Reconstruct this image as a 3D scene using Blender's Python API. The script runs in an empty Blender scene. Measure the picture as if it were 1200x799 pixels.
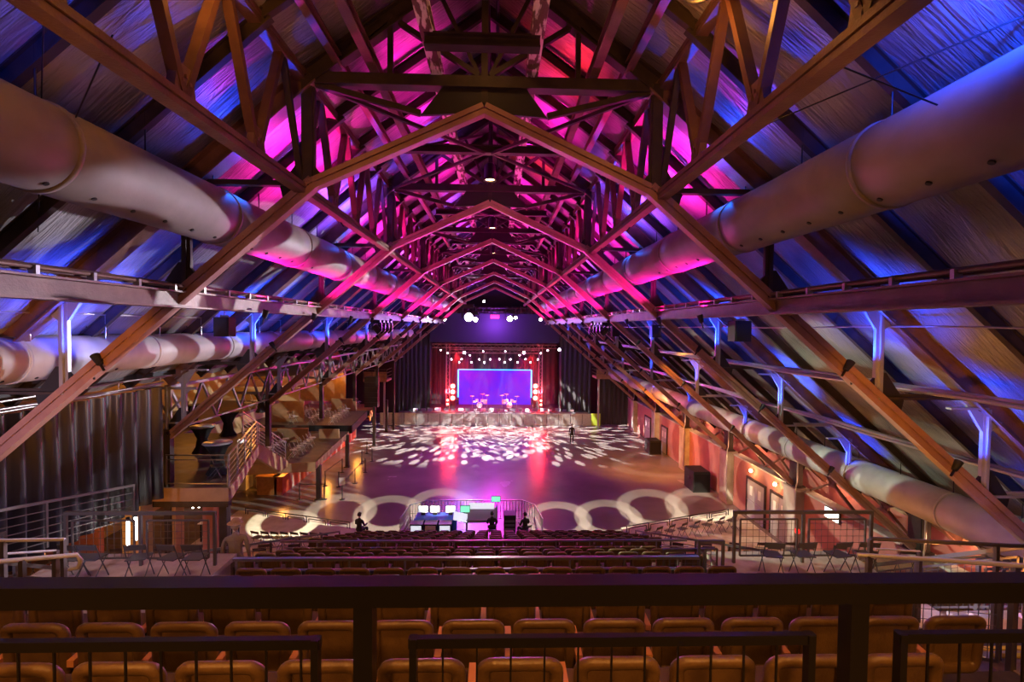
import bpy, math, random
from mathutils import Vector, Matrix
random.seed(7)
PI=math.pi
COL=bpy.context.scene.collection
V=Vector
# ---------------------------------------------------------------- camera numbers (fitted from the photograph)
F_PX=560.0; CX,CY=600.0,399.5
YAW,PIT,ROL=.0308,-.0292,.0105
CAM=V((.2753,0,10.55))
def _rows():
    c,s=math.cos(YAW),math.sin(YAW)
    xr=V((c,-s,0)); d0=V((s,c,0)); z0=V((0,0,1))
    cp,sp=math.cos(PIT),math.sin(PIT)
    up=z0*cp-d0*sp; fw=z0*sp+d0*cp
    cr,sr=math.cos(ROL),math.sin(ROL)
    return xr*cr+up*sr, -xr*sr+up*cr, fw
RT,UP,FW=_rows()
def at(px,py,Y):
    d=RT*((px-CX)/F_PX)-UP*((py-CY)/F_PX)+FW
    return CAM+d*((Y-CAM.y)/d.y)
def atz(px,py,z):
    d=RT*((px-CX)/F_PX)-UP*((py-CY)/F_PX)+FW
    return CAM+d*((z-CAM.z)/d.z)
S=6.61; D1=8.83
def TY(n): return D1+(n-1)*S
# ---------------------------------------------------------------- materials
def new_mat(name):
    m=bpy.data.materials.new(name); m.use_nodes=True
    return m,m.node_tree,m.node_tree.nodes['Principled BSDF']
def mat(name,col,rough=.5,metal=0.,col2=None,scale=8,bump=0.,bscale=40,spec=.5,stretch=None,emit=None,estr=0.,mix=(.4,.65)):
    m,nt,b=new_mat(name); N=nt.nodes; L=nt.links
    b.inputs['Base Color'].default_value=(*col,1); b.inputs['Roughness'].default_value=rough
    b.inputs['Metallic'].default_value=metal; b.inputs['Specular IOR Level'].default_value=spec
    tc=N.new('ShaderNodeTexCoord'); mp=N.new('ShaderNodeMapping'); L.new(tc.outputs['Object'],mp.inputs[0])
    if stretch: mp.inputs['Scale'].default_value=stretch
    if col2:
        n=N.new('ShaderNodeTexNoise'); n.inputs['Scale'].default_value=scale; n.inputs['Detail'].default_value=6
        r=N.new('ShaderNodeValToRGB'); r.color_ramp.elements[0].position=mix[0]; r.color_ramp.elements[1].position=mix[1]
        r.color_ramp.elements[0].color=(*col,1); r.color_ramp.elements[1].color=(*col2,1)
        L.new(mp.outputs[0],n.inputs['Vector']); L.new(n.outputs[0],r.inputs[0]); L.new(r.outputs[0],b.inputs['Base Color'])
    if bump:
        n=N.new('ShaderNodeTexNoise'); n.inputs['Scale'].default_value=bscale; n.inputs['Detail'].default_value=4
        bp=N.new('ShaderNodeBump'); bp.inputs['Strength'].default_value=bump; bp.inputs['Distance'].default_value=.05
        L.new(mp.outputs[0],n.inputs['Vector']); L.new(n.outputs[0],bp.inputs['Height']); L.new(bp.outputs[0],b.inputs['Normal'])
    if emit:
        b.inputs['Emission Color'].default_value=(*emit,1); b.inputs['Emission Strength'].default_value=estr
    return m
M={}
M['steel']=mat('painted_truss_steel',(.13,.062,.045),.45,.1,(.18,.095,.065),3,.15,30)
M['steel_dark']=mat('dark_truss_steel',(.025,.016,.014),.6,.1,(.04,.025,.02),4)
M['peeling']=mat('peeling_white_paint',(.12,.07,.05),.6,0,(.75,.7,.66),3.5,.2,12,stretch=(3,.7,3),mix=(.47,.53))
M['post']=mat('grey_post_paint',(.32,.32,.36),.4,.3)
M['duct']=mat('duct_fabric',(.22,.18,.155),.55,0,(.18,.145,.125),2,.06,8)
M['ductlow']=mat('grey_duct_skin',(.4,.38,.39),.5,0,(.33,.31,.32),2,.05,8)
M['black']=mat('matte_black',(.012,.012,.013),.6)
M['blackmetal']=mat('black_metal',(.02,.02,.022),.35,.5)
M['rail']=mat('dark_rail_steel',(.009,.008,.008),.3,.2)
M['rail2']=mat('worn_rail_steel',(.15,.13,.12),.38,.7)
M['tube']=mat('bare_tube_steel',(.55,.53,.52),.28,.9)
M['seat']=mat('brown_seat_vinyl',(.13,.075,.032),.34,0,(.10,.055,.025),10,.12,60)
M['seatpad']=mat('seat_cushion_cloth',(.09,.05,.03),.8)
M['arm']=mat('orange_wood_armrest',(.55,.23,.11),.5)
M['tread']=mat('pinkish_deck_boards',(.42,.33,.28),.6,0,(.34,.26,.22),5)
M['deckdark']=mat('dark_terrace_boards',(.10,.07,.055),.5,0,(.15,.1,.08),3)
M['tubepaint']=mat('pale_tube_paint',(.6,.58,.6),.25,.1)
M['chord']=mat('lit_tone_chord_steel',(.3,.155,.125),.42,.1,(.36,.2,.16),3,.15,30)  # chord steel lightened: the lit look is put into the colour
M['web']=mat('brown_web_steel',(.08,.035,.02),.5,.1,(.11,.05,.03),4)  # web steel darkened to read as unlit beside the chords
M['plate']=mat('black_gusset_steel',(.012,.009,.009),.6)
M['tier']=mat('dark_tier_carpet',(.05,.035,.03),.8,0,(.07,.05,.04),6)
M['concrete']=mat('pale_concrete',(.42,.38,.33),.8,0,(.3,.27,.23),1.5,.2,20)
M['redwall']=mat('dull_red_wall_paint',(.42,.16,.13),.75,0,(.34,.13,.11),1.2,.15,15)
M['tan']=mat('tan_board',(.36,.22,.12),.7,0,(.3,.18,.1),3)
M['woodor']=mat('orange_varnished_wood',(.5,.24,.08),.45,0,(.4,.18,.05),6,stretch=(1,6,1))
M['cream']=mat('cream_wall',(.55,.42,.25),.8)
M['white']=mat('white_plastic',(.8,.8,.8),.4)
M['grey']=mat('grey_plastic',(.2,.2,.22),.5)
M['bluebox']=mat('blue_cloth',(.03,.1,.55),.7)
M['skin']=mat('skin',(.45,.26,.18),.6)
M['darkcloth']=mat('dark_clothing',(.02,.02,.025),.85)
M['palecloth']=mat('pale_shirt',(.25,.2,.17),.85)
M['yellow']=mat('yellow_nosing',(.75,.55,.04),.5)
M['greenhi']=mat('lime_banner',(.45,.6,.05),.7)
M['door']=mat('grey_door_paint',(.4,.38,.38),.45)
M['redd']=mat('red_plastic',(.6,.02,.02),.4,emit=(1,.03,.02),estr=1.2)
M['chair']=mat('grey_folding_chair',(.10,.10,.11),.35,.5)
M['panelgrey']=mat('barricade_aluminium',(.5,.48,.48),.35,.8,(.4,.38,.38),6)
M['lens']=mat('lit_lamp_glass',(1,1,1),.3,emit=(1,.93,.9),estr=30)
M['lenswarm']=mat('warm_lamp_glass',(1,.9,.7),.3,emit=(1,.62,.25),estr=25)
M['lensred']=mat('red_lamp_glass',(1,.1,.05),.3,emit=(1,.04,.03),estr=70)
M['led']=mat('cyan_led_tube',(.02,.05,.08),.3,emit=(.04,.4,1),estr=3)
M['tubelight']=mat('white_light_tube',(1,1,1),.3,emit=(1,.95,.9),estr=12)
M['screenw']=mat('monitor_and_panel_glow',(.8,.85,.9),.3,emit=(.8,.88,1),estr=.8)
M['screeng']=mat('lit_green_monitor',(.2,.5,.3),.3,emit=(.2,.8,.5),estr=1.2)
M['signw']=mat('white_sign_paper',(.8,.8,.78),.6)
def emit_mat(name,c,s): return mat(name,c,.4,emit=c,estr=s)
# LED backdrop with a soft cloud of purple, blue and pink
m,nt,b=new_mat('led_backdrop'); N=nt.nodes;L=nt.links
tc=N.new('ShaderNodeTexCoord'); n=N.new('ShaderNodeTexNoise'); n.inputs['Scale'].default_value=.35; L.new(tc.outputs['Object'],n.inputs['Vector'])
r=N.new('ShaderNodeValToRGB'); e=r.color_ramp.elements; e[0].position=.35;e[0].color=(.05,.015,.9,1); e[1].position=.7;e[1].color=(.2,.01,.75,1)
L.new(n.outputs[0],r.inputs[0]); L.new(r.outputs[0],b.inputs['Emission Color']); b.inputs['Emission Strength'].default_value=1.1
b.inputs['Base Color'].default_value=(.004,.003,.01,1); b.inputs['Roughness'].default_value=.8; b.inputs['Specular IOR Level'].default_value=.1; M['backdrop']=m
# roof lining: silvery insulation blanket, finely crumpled across the slope
m,nt,b=new_mat('silver_insulation_blanket'); N=nt.nodes;L=nt.links
b.inputs['Roughness'].default_value=.42; b.inputs['Metallic'].default_value=.35
tc=N.new('ShaderNodeTexCoord')
def noise(scale,vec,detail=4,dist=0):
    n=N.new('ShaderNodeTexNoise'); n.inputs['Scale'].default_value=scale; n.inputs['Detail'].default_value=detail
    n.inputs['Distortion'].default_value=dist; L.new(vec,n.inputs['Vector']); return n
mp=N.new('ShaderNodeMapping'); mp.inputs['Scale'].default_value=(.7,7,.7); L.new(tc.outputs['Object'],mp.inputs[0])
n1=noise(1.5,mp.outputs[0],5,1.2); n2=noise(.5,tc.outputs['Object'],3)
r=N.new('ShaderNodeValToRGB'); r.color_ramp.elements[0].position=.38; r.color_ramp.elements[1].position=.6
r.color_ramp.elements[0].color=(.13,.12,.12,1); r.color_ramp.elements[1].color=(.34,.32,.32,1)
L.new(n2.outputs[0],r.inputs[0]); L.new(r.outputs[0],b.inputs['Base Color'])
bp=N.new('ShaderNodeBump'); bp.inputs['Strength'].default_value=.7; bp.inputs['Distance'].default_value=.12
L.new(n1.outputs[0],bp.inputs['Height']); L.new(bp.outputs[0],b.inputs['Normal']); M['foil']=m
# hall floor: sealed concrete
m,nt,b=new_mat('sealed_concrete_floor'); N=nt.nodes;L=nt.links
tc=N.new('ShaderNodeTexCoord'); n1=noise(.25,tc.outputs['Object'],8,.5); n2=noise(6,tc.outputs['Object'],6)
r=N.new('ShaderNodeValToRGB'); r.color_ramp.elements[0].position=.3; r.color_ramp.elements[1].position=.7
r.color_ramp.elements[0].color=(.13,.11,.105,1); r.color_ramp.elements[1].color=(.24,.2,.19,1)
L.new(n1.outputs[0],r.inputs[0]); L.new(r.outputs[0],b.inputs['Base Color'])
r2=N.new('ShaderNodeMapRange'); r2.inputs[3].default_value=.22; r2.inputs[4].default_value=.3; L.new(n1.outputs[0],r2.inputs[0]); L.new(r2.outputs[0],b.inputs['Roughness'])
bp=N.new('ShaderNodeBump'); bp.inputs['Strength'].default_value=.0; L.new(n1.outputs[0],bp.inputs['Height']); L.new(bp.outputs[0],b.inputs['Normal']); M['floor']=m
# side-wall mural paint: red wall with big orange and white brush rings
m,nt,b=new_mat('painted_counter_mural'); N=nt.nodes;L=nt.links
tc=N.new('ShaderNodeTexCoord'); w=N.new('ShaderNodeTexWave'); w.inputs['Scale'].default_value=.22; w.inputs['Distortion'].default_value=5; w.bands_direction='Y'
L.new(tc.outputs['Object'],w.inputs['Vector']); r=N.new('ShaderNodeValToRGB'); e=r.color_ramp.elements
e[0].color=(.55,.08,.03,1); e[1].position=1; e[1].color=(.8,.68,.5,1); x=e.new(.8); x.color=(.55,.08,.03,1); 
L.new(w.outputs[0],r.inputs[0]); L.new(r.outputs[0],b.inputs['Base Color']); b.inputs['Roughness'].default_value=.6; M['mural']=m
# ---------------------------------------------------------------- mesh builder
class MB:
    def __init__(s): s.v=[];s.f=[];s.sm=[]
    def add(s,vs,fs,sm=False):
        o=len(s.v); s.v+= [tuple(v) for v in vs]; s.f+=[tuple(i+o for i in f) for f in fs]; s.sm+=[sm]*len(fs); return s
    def box(s,c,d,R=None):
        c=V(c); x,y,z=[k/2 for k in d]
        vs=[V((a,b_,e)) for a in(-x,x) for b_ in(-y,y) for e in(-z,z)]
        if R is not None: vs=[R@v for v in vs]
        return s.add([c+v for v in vs],[(0,1,3,2),(4,6,7,5),(0,4,5,1),(2,3,7,6),(0,2,6,4),(1,5,7,3)])
    def bar(s,p0,p1,w,h,up=(0,0,1),off=0,offw=0):
        """rectangular bar; h along the normal in the (up, axis) plane, w along the side"""
        p0=V(p0);p1=V(p1);a=(p1-p0).normalized();u=V(up); sd=a.cross(u)
        if sd.length<1e-4: sd=a.cross(V((0,1,0)))
        sd.normalize(); u=sd.cross(a).normalized()
        vs=[]
        for p in(p0,p1):
            for i,j in((-1,-1),(1,-1),(1,1),(-1,1)): vs.append(p+sd*(w/2*i+offw)+u*(h/2*j+off))
        return s.add(vs,[(3,2,1,0),(4,5,6,7),(0,1,5,4),(1,2,6,5),(2,3,7,6),(3,0,4,7)])
    def ibar(s,p0,p1,w,h,t=.025,up=(0,0,1)):
        s.bar(p0,p1,w,t,up,off=h/2-t/2); s.bar(p0,p1,w,t,up,off=-h/2+t/2); s.bar(p0,p1,t,h-2*t,up); return s
    def dbl(s,p0,p1,w,h,up=(0,0,1)):
        """built-up chord: two angles back to back with a groove between, and a cover plate"""
        s.bar(p0,p1,w,h*.44,up,off=h*.28); s.bar(p0,p1,w*.92,h*.44,up,off=-h*.28); s.bar(p0,p1,w*.6,h*.14,up); return s
    def cyl(s,p0,p1,r0,r1=None,n=12,cap=True,sm=True):
        r1=r0 if r1 is None else r1
        p0=V(p0);p1=V(p1);a=(p1-p0).normalized(); u=a.orthogonal().normalized(); w=a.cross(u)
        vs=[p0+(u*math.cos(2*PI*i/n)+w*math.sin(2*PI*i/n))*r0 for i in range(n)]+[p1+(u*math.cos(2*PI*i/n)+w*math.sin(2*PI*i/n))*r1 for i in range(n)]
        s.add(vs,[(i,(i+1)%n,n+(i+1)%n,n+i) for i in range(n)],sm)
        if cap:
            s.add(vs[:n],[tuple(range(n))[::-1]]); s.add(vs[n:],[tuple(range(n))])
        return s
    def tube(s,pts,r,n=8):
        pts=[V(p) for p in pts]; rings=[]
        a=(pts[1]-pts[0]).normalized(); u=a.orthogonal().normalized()
        for i,p in enumerate(pts):
            d=(pts[min(i+1,len(pts)-1)]-pts[max(i-1,0)]).normalized()
            u=(u-d*u.dot(d)).normalized(); w=d.cross(u)
            rr=r[i] if isinstance(r,(list,tuple)) else r
            rings.append([p+(u*math.cos(2*PI*k/n)+w*math.sin(2*PI*k/n))*rr for k in range(n)])
        vs=[v for q in rings for v in q]; m_=len(pts)
        s.add(vs,[(i*n+k,i*n+(k+1)%n,(i+1)*n+(k+1)%n,(i+1)*n+k) for i in range(m_-1) for k in range(n)],True)
        s.add(rings[0],[tuple(range(n))[::-1]]); s.add(rings[-1],[tuple(range(n))]); return s
    def lathe(s,prof,c=(0,0,0),n=20,ax=2):
        c=V(c); vs=[]
        for r_,h in prof:
            for k in range(n):
                a=2*PI*k/n; q=[r_*math.cos(a),r_*math.sin(a)]; q.insert(ax,h); vs.append(c+V(q))
        m_=len(prof); return s.add(vs,[(i*n+k,i*n+(k+1)%n,(i+1)*n+(k+1)%n,(i+1)*n+k) for i in range(m_-1) for k in range(n)],True)
    def prism(s,poly,y0,y1,axis=1):
        """polygon in (x,z) extruded along y (axis=1), or in (y,z) along x (axis=0)"""
        n=len(poly)
        f=(lambda p,t:V((p[0],t,p[1]))) if axis==1 else ((lambda p,t:V((t,p[0],p[1]))) if axis==0 else (lambda p,t:V((p[0],p[1],t))))
        vs=[f(p,y0) for p in poly]+[f(p,y1) for p in poly]
        return s.add(vs,[tuple(range(n))[::-1],tuple(range(n,2*n))]+[(i,(i+1)%n,n+(i+1)%n,n+i) for i in range(n)])
    def build(s,name,m,parent=None,loc=None):
        me=bpy.data.meshes.new(name); me.from_pydata(s.v,[],s.f); me.update()
        me.polygons.foreach_set('use_smooth',s.sm)
        me.materials.append(M[m] if isinstance(m,str) else m)
        o=bpy.data.objects.new(name,me); COL.objects.link(o)
        if parent: o.parent=parent
        if loc: o.location=loc
        return o
def fixn(o):
    import bmesh
    bm=bmesh.new(); bm.from_mesh(o.data); bmesh.ops.recalc_face_normals(bm,faces=bm.faces); bm.to_mesh(o.data); bm.free(); return o
def tag(o,label=None,cat=None,group=None,kind=None):
    if label: o['label']=label
    if cat: o['category']=cat
    if group: o['group']=group
    if kind: o['kind']=kind
    return o
def thing(name,label,cat,loc=(0,0,0),rz=0,group=None):
    o=bpy.data.objects.new(name,None); COL.objects.link(o); o.location=loc; o.rotation_euler=(0,0,rz); o.empty_display_size=.2
    return tag(o,label,cat,group)
KIDS={}
def copy_tree(o,parent=None):
    c=o.copy(); COL.objects.link(c); c.parent=parent
    for ch in CH(o): copy_tree(ch,c)
    return c
def CH(o): return [x for x in COL.objects if x.parent==o] if o.name not in KIDS else KIDS[o.name]
def freeze(o):
    k=[x for x in COL.objects if x.parent==o]; KIDS[o.name]=k
    for x in k: freeze(x)
def dup(o,loc=None,rz=None,label=None,group=None):
    if o.name not in KIDS: freeze(o)
    def rec(a,p):
        c=a.copy(); COL.objects.link(c); c.parent=p
        for ch in KIDS[a.name]: rec(ch,c)
        return c
    c=rec(o,None)
    if loc is not None: c.location=loc
    if rz is not None: c.rotation_euler=(0,0,rz)
    if label: c['label']=label
    if group: c['group']=group
    return c
def struct(o): o['kind']='structure'; return o
ORD=['first','second','third','fourth','fifth','sixth','seventh','eighth','ninth','tenth','eleventh','twelfth','thirteenth','fourteenth','fifteenth','sixteenth','seventeenth','eighteenth','nineteenth','twentieth','twenty-first','twenty-second','twenty-third','twenty-fourth']
# ================================================================ HALL SHELL
YE=58.0     # end wall
def zr(x): x=abs(x); return 17.7-.9*x if x>3.2 else 17.7-.9*3.2+.72*(3.2-x)     # rafter underside
def zc(x): x=abs(x); return 13.05-.874*(x-3.16)                                 # truss lower chord
fl=MB(); fl.box((0,28,-.1),(44,64,.2)); struct(fl.build('floor','floor'))
# roof lining, sagging a little between rafters, in overlapping blankets
def roof_side(sd):
    b_=MB(); xs=[0,.8,1.6,2.4,3.2]; x=3.2
    while x<(16.3 if sd>0 else 10.0): x+=.44; xs.append(x)
    ys=[]; y=-3.0; st=S/4/6
    y0=D1-8*S/4
    k=0
    ys=[y0+st*i for i in range(int((YE-y0)/st)+2)]
    vs=[]
    for i,y in enumerate(ys):
        for j,x in enumerate(xs):
            u=((y-y0)/(S/4))%1
            sag=-.10*math.sin(PI*u)*(1 if x>0 else 0)
            seam=.04*math.sin(x*1.15+1.3*math.sin(y*.31))
            vs.append((sd*x,y,zr(x)+.40+sag+seam*.9+.03*math.sin(3*x+2*y)))
    m_=len(xs)
    f=[(i*m_+j,i*m_+j+1,(i+1)*m_+j+1,(i+1)*m_+j) for i in range(len(ys)-1) for j in range(m_-1)]
    b_.add(vs,f,True)
    return b_
struct(roof_side(-1).build('ceiling_left','foil')); struct(roof_side(1).build('ceiling_right','foil'))
# end wall behind the stage
ew=MB(); ew.prism([(-20,0),(20,0),(20,4),(0,18.4),(-20,4)],YE,YE+.2); struct(ew.build('wall_far','black'))
# right side wall: low wall between concrete piers
rw=MB(); rw.box((14.75,30,1.5),(.3,56,3.0)); struct(rw.build('wall_right','redwall'))
cap=MB(); cap.box((14.78,30,3.04),(.5,56,.08)); struct(cap.build('trim_1','concrete'))
ow=MB(); ow.box((16.3,28,1.9),(.2,62,3.8)); struct(ow.build('wall_right_outer','redwall'))
led=MB(); led.box((16.1,28,3.55),(.2,62,.1)); struct(led.build('trim_2','tan'))
lw=MB(); lw.box((-19,28,4.3),(.2,62,8.6)); struct(lw.build('wall_left','cream'))
# flat roof over the left side terraces
lc=MB(); lc.prism([(-9.9,9.1),(-9.9,8.95),(-19,8.4),(-19,8.6)],-3,YE); struct(lc.build('ceiling_side','black'))
# ================================================================ ROOF TRUSSES
NOD=[3.16,5.33,7.5,9.65,12.0]
def zrz(z): return (17.7-z)/.9
def make_truss():
    t=thing('roof_truss','','roof truss',(0,D1,0))
    for sd in(-1,1):
        xe=14.55 if sd>0 else 10.1
        up=V((sd*.66,0,.75))
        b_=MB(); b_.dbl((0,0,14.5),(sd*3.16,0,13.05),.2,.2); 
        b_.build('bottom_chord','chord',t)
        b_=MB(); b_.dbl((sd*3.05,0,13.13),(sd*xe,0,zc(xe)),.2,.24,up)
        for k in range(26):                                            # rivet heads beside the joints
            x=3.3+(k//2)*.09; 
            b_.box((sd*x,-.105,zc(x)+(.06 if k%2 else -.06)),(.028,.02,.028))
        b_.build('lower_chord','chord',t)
        b_=MB(); b_.ibar((0,0,zr(0)+.17),(sd*3.3,0,zr(3.3)+.17),.22,.32,.03,up=(sd*.5,0,.8)); b_.build('upper_rafter','steel_dark',t)
        xr=16.0 if sd>0 else 10.2
        b_=MB(); b_.ibar((sd*3.1,0,zr(3.2)+.2),(sd*xr,0,zr(xr)+.17),.3,.36,.03,up); b_.build('rafter','steel',t)
        for i,x in enumerate(NOD):
            if sd<0 and x>10: continue
            z=zc(x)
            zt=zr(x)+.05
            b_=MB(); b_.bar((sd*x,0,z),(sd*x,0,zt),.16 if x>3.2 else .22,.07,up=(0,1,0)); b_.bar((sd*x,0,z),(sd*x,0,zt),.05,.16,up=(0,1,0))
            b_.build('post','post' if x>6 else 'steel_dark',t)
            xo=zrz(z)
            b_=MB(); b_.bar((sd*x,0,z+.02),(sd*(xo+.1),0,z+.02),.14,.05); b_.bar((sd*x,0,z+.06),(sd*(xo+.1),0,z+.06),.04,.08); b_.build('strut','steel_dark' if x<9 else 'post',t)
            b_=MB(); h=.34
            b_.prism([(sd*(x-.26),z+.18),(sd*(x+.0),z+.5),(sd*(x+.14),z+.5),(sd*(x+.5),z-.02),(sd*(x+.42),z-.36)],-.03,.03)
            for q in range(5):
                b_.box((sd*(x-.1+.1*q),-.04,z+.16-.08*q),(.03,.02,.03))
            b_.build('gusset_plate','plate',t)
            if x>6:
                b_=MB(); b_.prism([(sd*(x-.09),zt-.42),(sd*(x-.42),zt+.1),(sd*(x+.3),zt-.25),(sd*(x+.09),zt-.42)],-.03,.03); b_.bar((sd*(x-.75),0,zt+.02),(sd*x,0,zt+.02),.12,.04); b_.build('knee_plate','post',t)
    # ties and web at the head of the truss
    b_=MB(); b_.bar((-3.1,0,14.97),(3.1,0,14.97),.16,.2); b_.bar((-3.1,0,14.97),(3.1,0,14.97),.24,.04,off=-.1); b_.build('tie_beam','steel_dark',t)
    b_=MB(); b_.bar((-2.75,.05,15.9),(2.75,.05,15.9),.1,.12) if False else None
    b_.prism([(-.62,15.05),(.62,15.05),(1.15,14.5-.14),(.3,14.42),(0,14.55),(-.3,14.42),(-1.15,14.36)],-.03,.03)
    b_.build('head_plate','plate',t)
    b_=MB(); b_.bar((0,0,14.6),(0,0,17.4),.12,.1,up=(0,1,0)); b_.build('king_post','steel_dark',t)
    for sd in(-1,1):
        b_=MB(); b_.bar((sd*3.0,0,15.0),(sd*1.7,0,16.1),.1,.1); b_.bar((sd*1.7,0,16.1),(sd*.1,0,15.1),.09,.09)
        b_.bar((sd*1.7,0,15.0),(sd*1.7,0,16.15),.09,.09,up=(0,1,0)); b_.bar((sd*.1,0,15.1),(sd*.9,0,16.7),.07,.07); b_.bar((sd*1.15,0,14.4),(sd*3.1,0,14.9),.09,.1); b_.build('web_brace','steel_dark',t)
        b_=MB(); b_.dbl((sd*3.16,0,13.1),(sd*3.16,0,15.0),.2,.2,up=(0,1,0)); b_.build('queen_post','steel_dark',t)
    return t
tr=make_truss()
words_=['nearest large brown truss crossing the frame above the seats','second truss from the camera, meeting the wall at the pier nearest us','third truss, its feet beside the moving head clusters','fourth truss back, spanning above the floor in front of the mixing desk','fifth truss back along the hall, washed magenta','sixth truss back along the hall, washed pink','seventh truss, last complete frame before the stage rigging']
NT=7
for i in range(NT):
    o=tr if i==0 else dup(tr,(0,TY(i+1),0))
    o['label']='steel roof '+words_[i] if 'truss' in words_[i] else words_[i]
    o['label']=words_[i]; o['group']='scissor roof trusses along the hall'
# intermediate rafters: three in each bay, both slopes
def make_rafter(sd):
    xr=16.0 if sd>0 else 10.2
    up=V((sd*.66,0,.75))
    b_=MB(); b_.ibar((sd*3.1,0,zr(3.2)+.24),(sd*xr,0,zr(xr)+.22),.11,.22,.02,up)
    b_.ibar((0,0,zr(0)+.22),(sd*3.2,0,zr(3.2)+.24),.11,.2,.02,up=(sd*.5,0,.8))
    return b_.build('rafter_beam','steel_dark')
raf={-1:make_rafter(-1),1:make_rafter(1)}
first={-1:True,1:True}
bayn=['ahead of the nearest truss','between the first and second trusses','between the second and third trusses','between the third and fourth trusses','between the fourth and fifth trusses','between the fifth and sixth trusses','between the sixth and seventh trusses','beyond the seventh truss']
for b in range(0,8):
    for q in(1,2,3):
        y=TY(b)+S*q/4
        if y<.6 or y>YE-1: continue
        for sd in(-1,1):
            if first[sd]: o=raf[sd]; first[sd]=False
            else: o=raf[sd].copy(); COL.objects.link(o)
            o.location=(0,y,0)
            tag(o,'dark %s roof rafter, %s of three %s'%('left' if sd<0 else 'right',['near','middle','far'][q-1],bayn[b]),'rafter','intermediate rafters under the %s roof slope'%('left' if sd<0 else 'right'))
# ---------------------------------------------------------------- longitudinal girders with V web
def girder(sd):
    t=thing('lattice_girder','long %s lattice girder with orange lower chord and V-shaped web bars'%('left' if sd<0 else 'right'),'girder',(sd*3.28,0,0),group='lattice girders either side of the ridge')
    y0,y1=1.0,54
    b_=MB(); b_.dbl((0,y0,13.0),(0,y1,13.0),.2,.17); b_.build('lower_chord','steel',t)
    b_=MB(); b_.dbl((0,y0,15.0),(0,y1,15.0),.2,.17); b_.build('upper_chord','steel',t)
    st=S/4; k=0; y=D1-4*st
    while y<y1:
        if abs((y-D1)/S-round((y-D1)/S))>.05:
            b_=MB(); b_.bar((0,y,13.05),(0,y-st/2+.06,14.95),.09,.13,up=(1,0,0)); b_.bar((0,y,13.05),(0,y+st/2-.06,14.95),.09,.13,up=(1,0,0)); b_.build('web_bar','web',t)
            b_=MB(); b_.prism([(y-.2,13.05),(y+.2,13.05),(y+.12,13.42),(y-.12,13.42)],-.05,.05,axis=0)
            for a in(-.06,0,.06): b_.box((-.06*sd,y+a,13.3-abs(a)),(.03,.04,.04))
            b_.build('gusset_plate','steel',t)
        else:
            b_=MB(); b_.bar((0,y,13.05),(0,y-st/2+.06,14.95),.08,.1,up=(1,0,0)); b_.bar((0,y,13.05),(0,y+st/2-.06,14.95),.08,.1,up=(1,0,0)); b_.build('web_bar','steel_dark',t)
        y+=st
    return t
girder(-1); girder(1)
# ridge beams with peeling paint, purlins
for sd in(-1,1):
    nm='left' if sd<0 else 'right'
    b_=MB(); b_.ibar((sd*.86,1,14.98+.2),(sd*.86,52,15.18),.2,.24,.03); tag(b_.build('ridge_beam','peeling'),'flaking white-painted %s beam hung under the ridge'%nm,'beam','pair of flaking beams under the ridge')
    b_=MB(); b_.ibar((sd*1.98,1,15.2),(sd*1.98,54,15.2),.16,.2,.025); tag(b_.build('purlin','steel'),'brown %s purlin between flaking beam and lattice girder'%nm,'beam','purlins beside the ridge')
    b_=MB(); b_.ibar((sd*2.62,1,15.3),(sd*2.62,54,15.3),.14,.18,.025); tag(b_.build('purlin','steel'),'thin %s purlin just inside the lattice girder top'%nm,'beam','purlins beside the ridge')
b_=MB(); b_.tube([(.02,1,16.95),(.02,54,16.95)],.05); b_.tube([(.22,1,17.2),(.22,54,17.2)],.04); tag(b_.build('ridge_pipe','blackmetal'),'pair of thin dark pipes running along under the ridge','pipe')
# mid-bay ties
for b in range(0,7):
    y=TY(b)+S*.5 if b else 7.6
    t=MB()
    w=2.15 if b else .9
    t.ibar((-w,y,14.98),(w,y,14.98),.2,.2,.03)
    if b:
        t.bar((-1.95,y,14.98),(-.2,y+1.4,15.9),.05,.06); t.bar((1.95,y,14.98),(.2,y+1.4,15.9),.05,.06)
    tag(t.build('cross_tie','steel_dark'),('dark cross tie joining the flaking ridge beams, short one nearest the camera' if b==0 else 'dark cross tie %s'%bayn[b]),'beam','cross ties under the ridge')
# flat X bracing in the ceiling plane between girders
for b in range(1,7):
    y0=TY(b);y1=TY(b+1)
    t=MB()
    for sd in(-1,1):
        t.bar((sd*3.1,y0,14.9),(sd*.1,(y0+y1)/2,14.9),.07,.07); t.bar((sd*.1,(y0+y1)/2,14.9),(sd*3.1,y1,14.9),.07,.07)
    tag(t.build('sway_brace','steel_dark'),'dark diamond sway brace overhead %s'%bayn[b],'brace','diamond braces overhead')
# ---------------------------------------------------------------- catwalk beams
for sd in(-1,1):
    nm='left' if sd<0 else 'right'
    t=thing('catwalk_beam','long %s steel beam running toward the stage with conduits on top'%nm,'beam',(sd*5.45,0,0),group='long level beams down both sides')
    b_=MB(); b_.ibar((0,.6,10.98),(0,51,10.98),.34,.3,.03); b_.build('beam','steel',t)
    b_=MB(); b_.tube([(-sd*.1,.6,11.22),(-sd*.1,51,11.22)],.03); b_.tube([(sd*.05,.6,11.2),(sd*.05,51,11.2)],.022); b_.tube([(sd*.14,.6,11.27),(sd*.14,51,11.27)],.025); b_.build('conduit','steel',t)
    b_=MB(); y=1.
    while y<51: b_.box((-sd*.11,y,11.18),(.1,.05,.12)); y+=.83
    b_.build('conduit_clamp','tube',t)
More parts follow.
